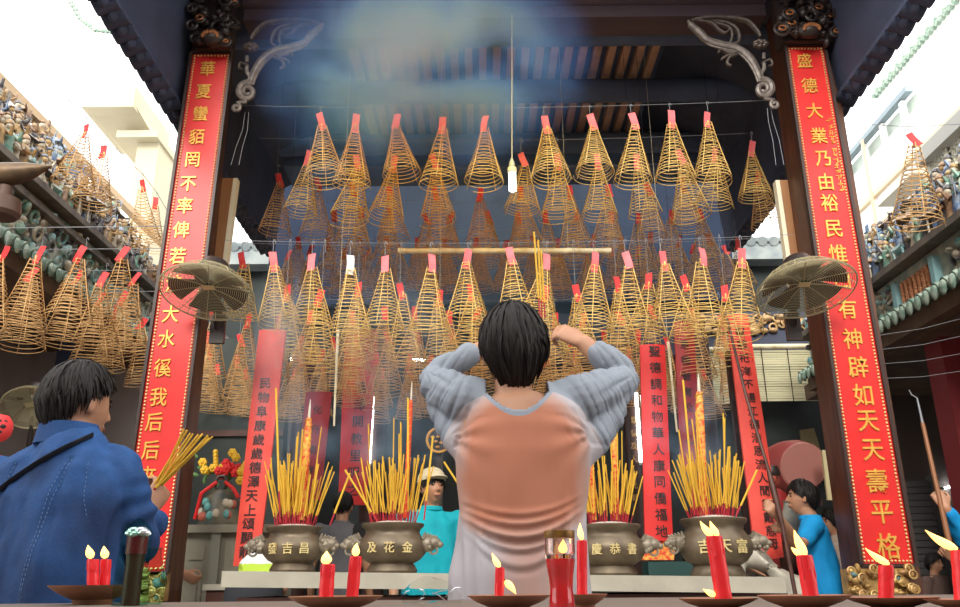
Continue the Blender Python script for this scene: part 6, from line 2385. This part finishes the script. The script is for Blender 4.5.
def bent(label, px, py, Y, m, hem=None, s=1.0, az=0.0):
    """a person bending forward, back towards the camera, head down in front"""
    up = Vector((0, 0, 1))
    f = Vector((math.sin(az), math.cos(az), 0))
    r = f.cross(up)
    top = W(px, py, Y)
    b = Vector((top.x, Y, 0))
    h = top.z / s
    L = lambda z, fw, sd=0.0: b + up * (z * s) + f * (fw * s) + r * (sd * s)
    mb = MB()
    hf = (f * 0.5 - up * 0.86).normalized()
    hr = hf.cross(up).normalized()
    hu = hr.cross(hf).normalized()
    hc = L(h - 0.18, 0.55)
    P = add_head(mb, hc, hf, hu, s)
    limb(mb, [L(h - 0.09, 0.3), hc - hu * 0.05 * s], [0.07 * s, 0.052 * s])
    mb.loft([ell(L(h - 0.40, 0.0), r, f, 0.10 * s, 0.06 * s), ell(L(h - 0.24, 0.10), r, (f + up).normalized(), 0.10 * s, 0.05 * s), ell(L(h - 0.13, 0.30), r, (f * 0.2 + up).normalized(), 0.11 * s, 0.045 * s)])
    sh = MB()
    sh.loft([ell(L(h - 0.44, -0.06), r, f, 0.17 * s, 0.13 * s), ell(L(h - 0.22, 0.0), r, (f + up * 0.3).normalized(), 0.17 * s, 0.13 * s), ell(L(h - 0.125, 0.12), r, (f * 0.6 + up).normalized(), 0.17 * s, 0.115 * s), ell(L(h - 0.10, 0.30), r, (f * 0.1 + up).normalized(), 0.15 * s, 0.095 * s), ell(L(h - 0.11, 0.38), r, up, 0.08 * s, 0.06 * s)])
    for q in (-1, 1):
        A, E, Wr = L(h - 0.13, 0.28, q * 0.16), L(h - 0.36, 0.30, q * 0.21), L(h - 0.5, 0.44, q * 0.13)
        limb(mb, [A, A.lerp(E, .5), E, E.lerp(Wr, .5), Wr], [x_ * s for x_ in (.05, .045, .04, .034, .027)])
        add_hand(mb, Wr, Wr - E, r * -q, f, s, 0.6)
        limb(sh, [A, A.lerp(E, .4), A.lerp(E, .7)], [.068 * s, .064 * s, .06 * s])
    o = person_root('person', mb, 0.008, label, tuple(b))
    dsp = lambda v, n: fold_noise(v, 10, px, (1, 1, 1), 0.012)
    cloth('shirt', sh, 0.009, [m, hem] if hem else m, o, dsp, (lambda p: 1 if p.z < (h - 0.13) * s else 0) if hem else None)
    part('hair', hair_mesh(hc, hf, hu, s, 200, int(px), front=60, side=100, back=125, vol=0.012), hair_m, o)
    legs(o, b.x, b.y, f, (h - 0.40) * s, 1.5)
    return o


bent('person in white top with lime hem bending down behind the leftmost censer', 257, 549, 5.05, white_cloth, lime_cloth, 0.62)
bent('person in patterned cream shirt bending down right of the rightmost censer', 783, 538, 5.35, cream_cloth, None, 0.95, math.radians(-62))
# ---- hidden person behind the left pillar, one arm showing
aw = W(184, 574, 5.5)
o, *_ = standing('person behind the left pillar with one bare arm reaching over the side table', W(150, 560, 5.6).x, 5.6, math.radians(100), 1.5, white_cloth,
                 [None, (W(166, 556, 5.52), aw, Vector((0.9, -0.1, -0.45)))], seed=12, waist_w=0.15)
# ---- seated dark figure at far right and the pole holder
standing('dim person in brown shirt standing in the gloom right of the right couplet', W(928, 590, 7.7).x, 7.55, math.radians(150), 1.18, mat('dim_brown_cloth', (0.12, 0.07, 0.06), 0.85), [None, None], seed=14)
g0 = W(946, 508, 4.93)
standing('person in blue sleeve mostly outside the right edge gripping the hooked pole', W(1010, 560, 5.1).x, 5.1, math.radians(-60), 1.66, blue_m,
         [(W(966, 540, 5.0), g0, Vector((-0.3, 0.2, 0.9))), (W(985, 585, 4.85), W(957, 560, 4.86))], seed=16, slv=1.0)

# ================================================================== FOREGROUND TABLE, CANDLES, LAMPS
FZ = 0.964
ft = thing('offering_table', 'broad greyish wooden offering table across the bottom foreground', 'table', (0.1, 1.2, 0))
part('tabletop', MB().box(-2.3, 2.5, 0.62, 1.88, FZ - 0.04, FZ), gwood_m, ft, smooth=False)
for x in (-2.2, 2.32):
    for y in (0.7, 1.72):
        part('leg', MB().box(x, x + 0.08, y, y + 0.08, 0, FZ - 0.04), gwood_m, ft, smooth=False)


def dish(px, py, wpx, Y, label, h=None):
    """clay dish; px,py centre of its rim"""
    c = W(px, py, Y)
    R = wpx * (c.y * 0.949 + (c.z - 1) * 0.316) / FPX / 2
    h = c.z - FZ
    base = Vector((c.x, Y, FZ))
    mb = MB()
    mb.lathe([(0, 0.0), (R * 0.42, 0.0), (R * 0.46, h * 0.25), (R * 0.8, h * 0.62), (R * 0.99, h * 0.94), (R, h), (R * 0.97, h), (R * 0.75, h * 0.7), (R * 0.4, h * 0.42), (0, h * 0.40)], base, 36)
    return solo('clay_dish', mb, dish_m, label, 'dish', tuple(base)), base, R, h


def candle(x0, y0, x1, y1, wpx, Y, label, flames, glow=0.0, z0=None):
    """foot px, top px, width px; flames: list of (px tip, py tip, px base, py base, width)"""
    a, b = W(x0, y0, Y), W(x1, y1, Y)
    if z0 is not None:
        a = a + (a - b) * ((a.z - z0) / (b.z - a.z) if abs(b.z - a.z) > 1e-5 else 0)
    zc = Y * 0.949
    R = wpx * zc / FPX / 2
    r = thing('red_candle', label, 'candle', tuple(a))
    mb = MB()
    d = (b - a).normalized()
    n = 10
    pts = [a.lerp(b, i / n) for i in range(n + 1)]
    rad = [R * (1.04 + 0.03 * math.sin(i * 1.7)) for i in range(n + 1)]
    mb.tube(pts, rad, 18)
    mb.ring(b, Vector((1, 0, 0)), Vector((0, 1, 0)), R * 0.88, R * 0.14, 18, 6)
    rnd = random.Random(int(x0))
    for k in range(3):
        an = rnd.uniform(-2.6, -0.5)
        e = Vector((math.cos(an), math.sin(an), 0)) * R * 1.0
        l = rnd.uniform(0.15, 0.5)
        mb.tube([b + e - d * 0.001, b + e - d * (b - a).length * l * .5, b + e - d * (b - a).length * l], [R * 0.12, R * 0.14, R * 0.2], 6)
    part('wax', mb, candle_m, r, angle=60)
    for fl_ in flames:
        tx, ty, bx_, by_, fw = fl_
        T, B = W(tx, ty, Y), W(bx_, by_, Y)
        w_ = MB()
        w_.tube([B - (T - B) * 0.18, B + (T - B) * 0.12], 0.0011, 5)
        if B.z - b.z < 0.02 and B.z > b.z - 0.004:
            w_.tube([b - d * 0.004, B], 0.0011, 5)
        part('wick', w_, wick_m, r)
        Rf = fw * zc / FPX / 2
        m_ = MB()
        nn = 10
        side = (T - B).cross(Vector((0, 1, 0))).normalized()
        pts = [B.lerp(T, i / nn) + side * (math.sin(math.pi * i / nn) * (T - B).length * 0.05) for i in range(nn + 1)]
        rd = [Rf * max(0.05, (math.sin(math.pi * min(1, (i / nn) ** 0.62)) ** 0.9 if i < nn else 0.03)) for i in range(nn + 1)]
        rd[0] = Rf * 0.35
        m_.tube(pts, rd, 12)
        part('flame', m_, flame_m, r)
    return r


# far left dish with two candles
D, b0, R0, h0 = dish(95, 585, 86, 1.74, 'wide clay dish holding two candles at the left foreground')
candle(93, 589, 93, 560, 11, 1.73, 'left of the two short red candles on the left dish', [(88, 545, 92, 558, 8)], z0=b0.z + h0 * 0.45)
candle(104, 589, 106, 560, 10, 1.75, 'right of the two short red candles on the left dish', [(104, 546, 106, 558, 8)], z0=b0.z + h0 * 0.45)
# plastic-wrapped glass with red cup and foil
gp = W(131, 596, 1.6)
gr = thing('wrapped_offering', 'foil topped red cup in green plastic wrap beside the left dish', 'offering', (gp.x, 1.6, FZ))
rad = 11 * 1.55 / FPX
hz = W(131, 535, 1.6).z
mb = MB()
mb.lathe([(0.001, FZ + 0.001), (rad * 0.8, FZ + 0.001), (rad * 0.75, hz - 0.06), (rad * 0.8, hz - 0.02), (rad * 0.5, hz)], (gp.x, 1.6, 0), 18)
part('cup', mb, mat('dark_brown_glass', (0.06, 0.022, 0.015), 0.35, spec=0.2), gr)
mb = MB()
mb.lathe([(rad * 0.88, hz - 0.034), (rad * 0.9, hz), (rad * 0.7, hz + 0.004), (0, hz + 0.004)], (gp.x, 1.6, 0), 18)
part('red_band', mb, mat('deep_red', (0.16, 0.004, 0.008), 0.4), gr)
mb = MB()
for k in range(7):
    mb.ball((gp.x + 0.012 * math.cos(k) + 0.004, 1.585 + 0.004 * k * 0.3, hz + 0.004 + 0.004 * math.sin(k * 2)), (0.012, 0.01, 0.006), 7, 5)
part('foil_top', mb, foil_m, gr, angle=20)
mb = MB()
rr = random.Random(3)
rings = []
for i in range(12):
    t = i / 11
    z = FZ + 0.001 + (hz + 0.03 - FZ) * t
    w_ = rad * (1.45 - 0.25 * t if t < 0.8 else 1.25 * (1 - ((t - 0.8) / 0.2) ** 2) + 0.06)
    rings.append([Vector((gp.x - 0.002 + (w_ * (1 + 0.10 * math.sin(5 * a + 7 * t) + rr.uniform(-.03, .03))) * math.cos(a), 1.6 + w_ * (1 + 0.1 * math.sin(4 * a + 5 * t)) * math.sin(a), z)) for a in [2 * math.pi * k / 26 for k in range(26)]])
mb.loft(rings)
part('plastic_wrap', mb, plastic_m, gr)
mb = MB()
rings = []
gq = W(147, 590, 1.62)
for i in range(9):
    t = i / 8
    z = FZ + 0.001 + (W(147, 548, 1.62).z - FZ) * t
    w_ = 0.017 * (1 + 0.35 * math.sin(t * 5))
    rings.append([Vector((gq.x + w_ * (1 + rr.uniform(-.25, .25)) * math.cos(a) * 1.1, 1.64 + w_ * (1 + rr.uniform(-.25, .25)) * math.sin(a), z)) for a in [2 * math.pi * k / 16 for k in range(16)]])
mb.loft(rings)
solo('crumpled_plastic', mb, plastic_m, 'crumpled pale green plastic bag right of the foil topped cup', 'plastic bag', (gq.x, 1.64, FZ))

# second dish
D, b1, R1, h1 = dish(336, 596, 94, 1.12, 'clay dish under two red candles, second dish from the left')
candle(326, 598, 328, 565, 14, 1.12, 'shorter leaning red candle with round flame on the second dish', [(327, 551, 327, 564, 11)], z0=b1.z + h1 * 0.45)
candle(352, 598, 356, 557, 12, 1.13, 'taller red candle with wax run on the second dish', [(357, 543, 356, 556, 8)], z0=b1.z + h1 * 0.45)
# third dish and red glass lamp
D, b2, R2, h2 = dish(509, 595, 84, 1.10, 'clay dish left of the red glass candle jar')
candle(499, 598, 500, 568, 9, 1.10, 'thin red candle with leaning flame left of the red glass jar', [(492, 553, 500, 567, 6), (516, 594, 505, 581, 7)], z0=b2.z + h2 * 0.45)
D, b3, R3, h3 = dish(584, 594, 46, 1.20, 'small clay dish behind the red glass candle jar')
candle(582, 596, 582, 541, 10, 1.2, 'tall red candle standing behind the red glass jar', [(580, 523, 582, 540, 6)], z0=b3.z + h3 * 0.45)
gc = W(562, 603, 0.98)
lr = thing('glass_candle_jar', 'red glass candle jar with gilt rim and burning flame inside', 'candle jar', (gc.x, 0.98, FZ))
zc = 0.98 * 0.949
S_ = zc / FPX
zt_ = W(562, 531, 0.98).z
zm = W(562, 555, 0.98).z
pr = [(15.2, zt_), (15.2, zm + 0.004), (15.0, zm), (14.5, zm - 0.008), (12.5, zm - 0.022), (11.3, zm - 0.036), (12.2, zm - 0.046), (13.0, FZ + 0.004), (12.0, FZ + 0.001)]
mb = MB()
mb.lathe([(0, FZ + 0.001)] + [(a * S_, z) for a, z in reversed(pr)] + [((15.2 - 1.0) * S_, zt_), (14.2 * S_, zm + 0.001), (0, zm)], (gc.x, 0.98, 0), 32)
part('clear_glass', mb, glassclear_m, lr)
mb = MB()
mb.lathe([(0, FZ + 0.004)] + [((a - 1.3) * S_, z) for a, z in reversed(pr[3:])] + [(13.4 * S_, zm - 0.004), (0, zm - 0.003)], (gc.x, 0.98, 0), 28)
part('red_wax', mb, mat('red_wax_glow', (0.75, 0.008, 0.018), 0.15, sss=0.4, emit=(1.0, 0.02, 0.02), estr=0.10, col2=(0.45, 0.004, 0.01), scale=45), lr)
mb = MB()
mb.lathe([(15.3 * S_, zt_ - 0.008), (15.6 * S_, zt_ - 0.007), (15.6 * S_, zt_), (14.6 * S_, zt_ + 0.0005), (14.3 * S_, zt_ - 0.006)], (gc.x, 0.98, 0), 32)
part('gilt_rim', mb, mat('worn_gilt', (0.35, 0.18, 0.04), 0.3, 0.5, col2=(0.12, 0.06, 0.02), scale=60), lr)
mb = MB()
B, T = Vector((gc.x + 0.003, 0.98, zm + 0.002)), Vector((gc.x + 0.004, 0.98, zm + 0.017))
mb.tube([B.lerp(T, i / 8) for i in range(9)], [0.005 * max(0.06, math.sin(math.pi * (i / 8) ** 0.6)) for i in range(9)], 12)
part('flame', mb, flame_m, lr)
mb = MB()
mb.tube([B - Vector((0, 0, 0.006)), B + Vector((0, 0, 0.004))], 0.0009, 5)
part('wick', mb, wick_m, lr)
# right dishes and candles
D, b4, R4, h4 = dish(718, 598, 77, 1.06, 'clay dish under the tall twin flamed candle')
candle(724, 601, 714, 537, 16, 1.06, 'tall thick red candle with two flames, right of the red glass jar', [(700, 521, 712, 536, 7), (710, 521, 718, 536, 7), (703, 589, 716, 595, 6)], z0=b4.z + h4 * 0.45)
D, b5, R5, h5 = dish(804, 595, 90, 1.02, 'clay dish under the candle before the blue polo')
candle(811, 597, 804, 556, 15, 1.02, 'red candle with tall pale flame before the blue polo', [(794, 530, 806, 555, 9), (791, 547, 801, 555, 6)], z0=b5.z + h5 * 0.45)
D, b6, R6, h6 = dish(891, 597, 88, 1.05, 'clay dish under the right red couplet board')
candle(886, 598, 886, 566, 14, 1.05, 'red candle with flame blown left under the right couplet', [(865, 548, 889, 564, 7)], z0=b6.z + h6 * 0.45)
D, b7, R7, h7 = dish(965, 599, 76, 0.98, 'clay dish cut by the right edge')
candle(964, 600, 960, 551, 17, 0.98, 'red candle with long blown flame at the right edge', [(925, 530, 957, 549, 9)], z0=b7.z + h7 * 0.45)
# clear film bag
mb = MB()
fc = W(432, 596, 1.5)
rr = random.Random(6)
rings = []
for i in range(9):
    t = i / 8
    w_ = 0.018 * math.sin(math.pi * (0.1 + 0.85 * t)) + 0.004
    rings.append([Vector((fc.x - 0.05 + 0.10 * t, 1.5 + w_ * 1.3 * math.cos(a) * (1 + rr.uniform(-.25, .25)), FZ + 0.001 + max(0, w_ * (1 + math.sin(a) * (1 + rr.uniform(-.2, .2)))))) for a in [2 * math.pi * k / 14 for k in range(14)]])
mb.loft(rings)
rr = random.Random(16)
for k in range(9):  # bright foil slivers added as highlights on the film's creases
    q = Vector((fc.x + rr.uniform(-0.045, 0.045), 1.487 + rr.uniform(-0.004, 0.004), FZ + rr.uniform(0.006, 0.026)))
    e = Vector((rr.uniform(-0.014, 0.014), 0, rr.uniform(-0.008, 0.008)))
    mb.tube([q - e, q + Vector((0, -0.003, 0.002)), q + e], [0.0004, 0.0012, 0.0003], 5, mi=1)
solo('clear_plastic_bag', mb, [clearfilm_m, foil_m], 'crumpled clear plastic bag lying on the offering table', 'plastic bag', (fc.x, 1.5, FZ))


# ================================================================== INCENSE SMOKE
def smoke(name, label, c, rad, dens, scale, seed, col=(0.42, 0.66, 1.0), stretch=(1, 1, 1), lo=0.42, hi=0.75):
    """a drifting cloud: noise broken density that thins out towards its edge"""
    mb = MB()
    mb.ball((0, 0, 0), rad, 16, 10)
    m = bpy.data.materials.new(name)
    m.use_nodes = True
    nt = m.node_tree
    nt.nodes.remove(nt.nodes['Principled BSDF'])
    out = nt.nodes['Material Output']
    vs = nt.nodes.new('ShaderNodeVolumeScatter')
    vs.inputs['Color'].default_value = (*col, 1)
    vs.inputs['Anisotropy'].default_value = 0.0
    nt.links.new(vs.outputs[0], out.inputs['Volume'])
    tc = nt.nodes.new('ShaderNodeTexCoord')
    mp = nt.nodes.new('ShaderNodeMapping')
    mp.inputs['Scale'].default_value = stretch
    mp.inputs['Location'].default_value = (seed, seed * 2, 0)
    nt.links.new(tc.outputs['Object'], mp.inputs['Vector'])
    nz = nt.nodes.new('ShaderNodeTexNoise')
    nz.inputs['Scale'].default_value = scale
    nz.inputs['Detail'].default_value = 3
    nz.inputs['Distortion'].default_value = 0.6
    nt.links.new(mp.outputs['Vector'], nz.inputs['Vector'])
    mr = nt.nodes.new('ShaderNodeMapRange')
    mr.inputs['From Min'].default_value = lo
    mr.inputs['From Max'].default_value = hi
    nt.links.new(nz.outputs['Fac'], mr.inputs['Value'])
    sc = nt.nodes.new('ShaderNodeVectorMath')
    sc.operation = 'DIVIDE'
    sc.inputs[1].default_value = rad
    nt.links.new(tc.outputs['Object'], sc.inputs[0])
    ln_ = nt.nodes.new('ShaderNodeVectorMath')
    ln_.operation = 'LENGTH'
    nt.links.new(sc.outputs[0], ln_.inputs[0])
    m2 = nt.nodes.new('ShaderNodeMapRange')
    m2.interpolation_type = 'SMOOTHSTEP'
    m2.inputs['From Min'].default_value = 0.98
    m2.inputs['From Max'].default_value = 0.0
    nt.links.new(ln_.outputs['Value'], m2.inputs['Value'])
    a = nt.nodes.new('ShaderNodeMath')
    a.operation = 'MULTIPLY'
    nt.links.new(mr.outputs[0], a.inputs[0])
    nt.links.new(m2.outputs[0], a.inputs[1])
    b = nt.nodes.new('ShaderNodeMath')
    b.operation = 'MULTIPLY'
    nt.links.new(a.outputs[0], b.inputs[0])
    b.inputs[1].default_value = dens
    nt.links.new(b.outputs[0], vs.inputs['Density'])
    o = link_mesh('incense_smoke', mb.mesh('incense_smoke'), m, None, True, 180, tuple(c))
    tag(o, label, 'smoke', None, 'stuff')
    return o


smoke('smoke_beam', 'blue smoke cloud drifting under the beam above the left coils', W(422, 58, 4.68), (1.25, 0.5, 0.95), 20.0, 1.7, 1.0, col=(0.16, 0.36, 1.0), lo=0.36, hi=0.70)
smoke('smoke_wisp', 'thin blue wisp beside the first coils of the front row', W(335, 125, 4.75), (0.6, 0.3, 0.5), 6.0, 2.6, 21.0, col=(0.2, 0.55, 1.0))
smoke('smoke_column', 'pale smoke column rising through the coils at the left', W(277, 350, 4.85), (0.22, 0.22, 0.8), 9.0, 3.2, 4.0, col=(0.75, 0.85, 1.0), stretch=(1.6, 1.6, 0.6))
smoke('smoke_left', 'thin smoke among the lower coils left of the praying person', W(385, 345, 5.1), (0.6, 0.35, 0.65), 4.0, 3.0, 7.0, col=(0.65, 0.8, 1.0), stretch=(1.3, 1.3, 0.7))
smoke('smoke_censers', 'bluish smoke hanging over the two left censers', W(345, 435, 4.95), (0.85, 0.4, 0.45), 4.0, 3.4, 9.0)
smoke('smoke_right', 'bluish smoke hanging over the rightmost censer', W(688, 440, 4.95), (0.4, 0.35, 0.5), 5.0, 3.4, 12.0)
smoke('smoke_hall', 'faint blue haze filling the hall behind the coils', (0.2, 7.1, 4.2), (2.4, 2.0, 2.2), 0.5, 1.2, 15.0, col=(0.32, 0.58, 1.0), lo=0.1, hi=0.8)
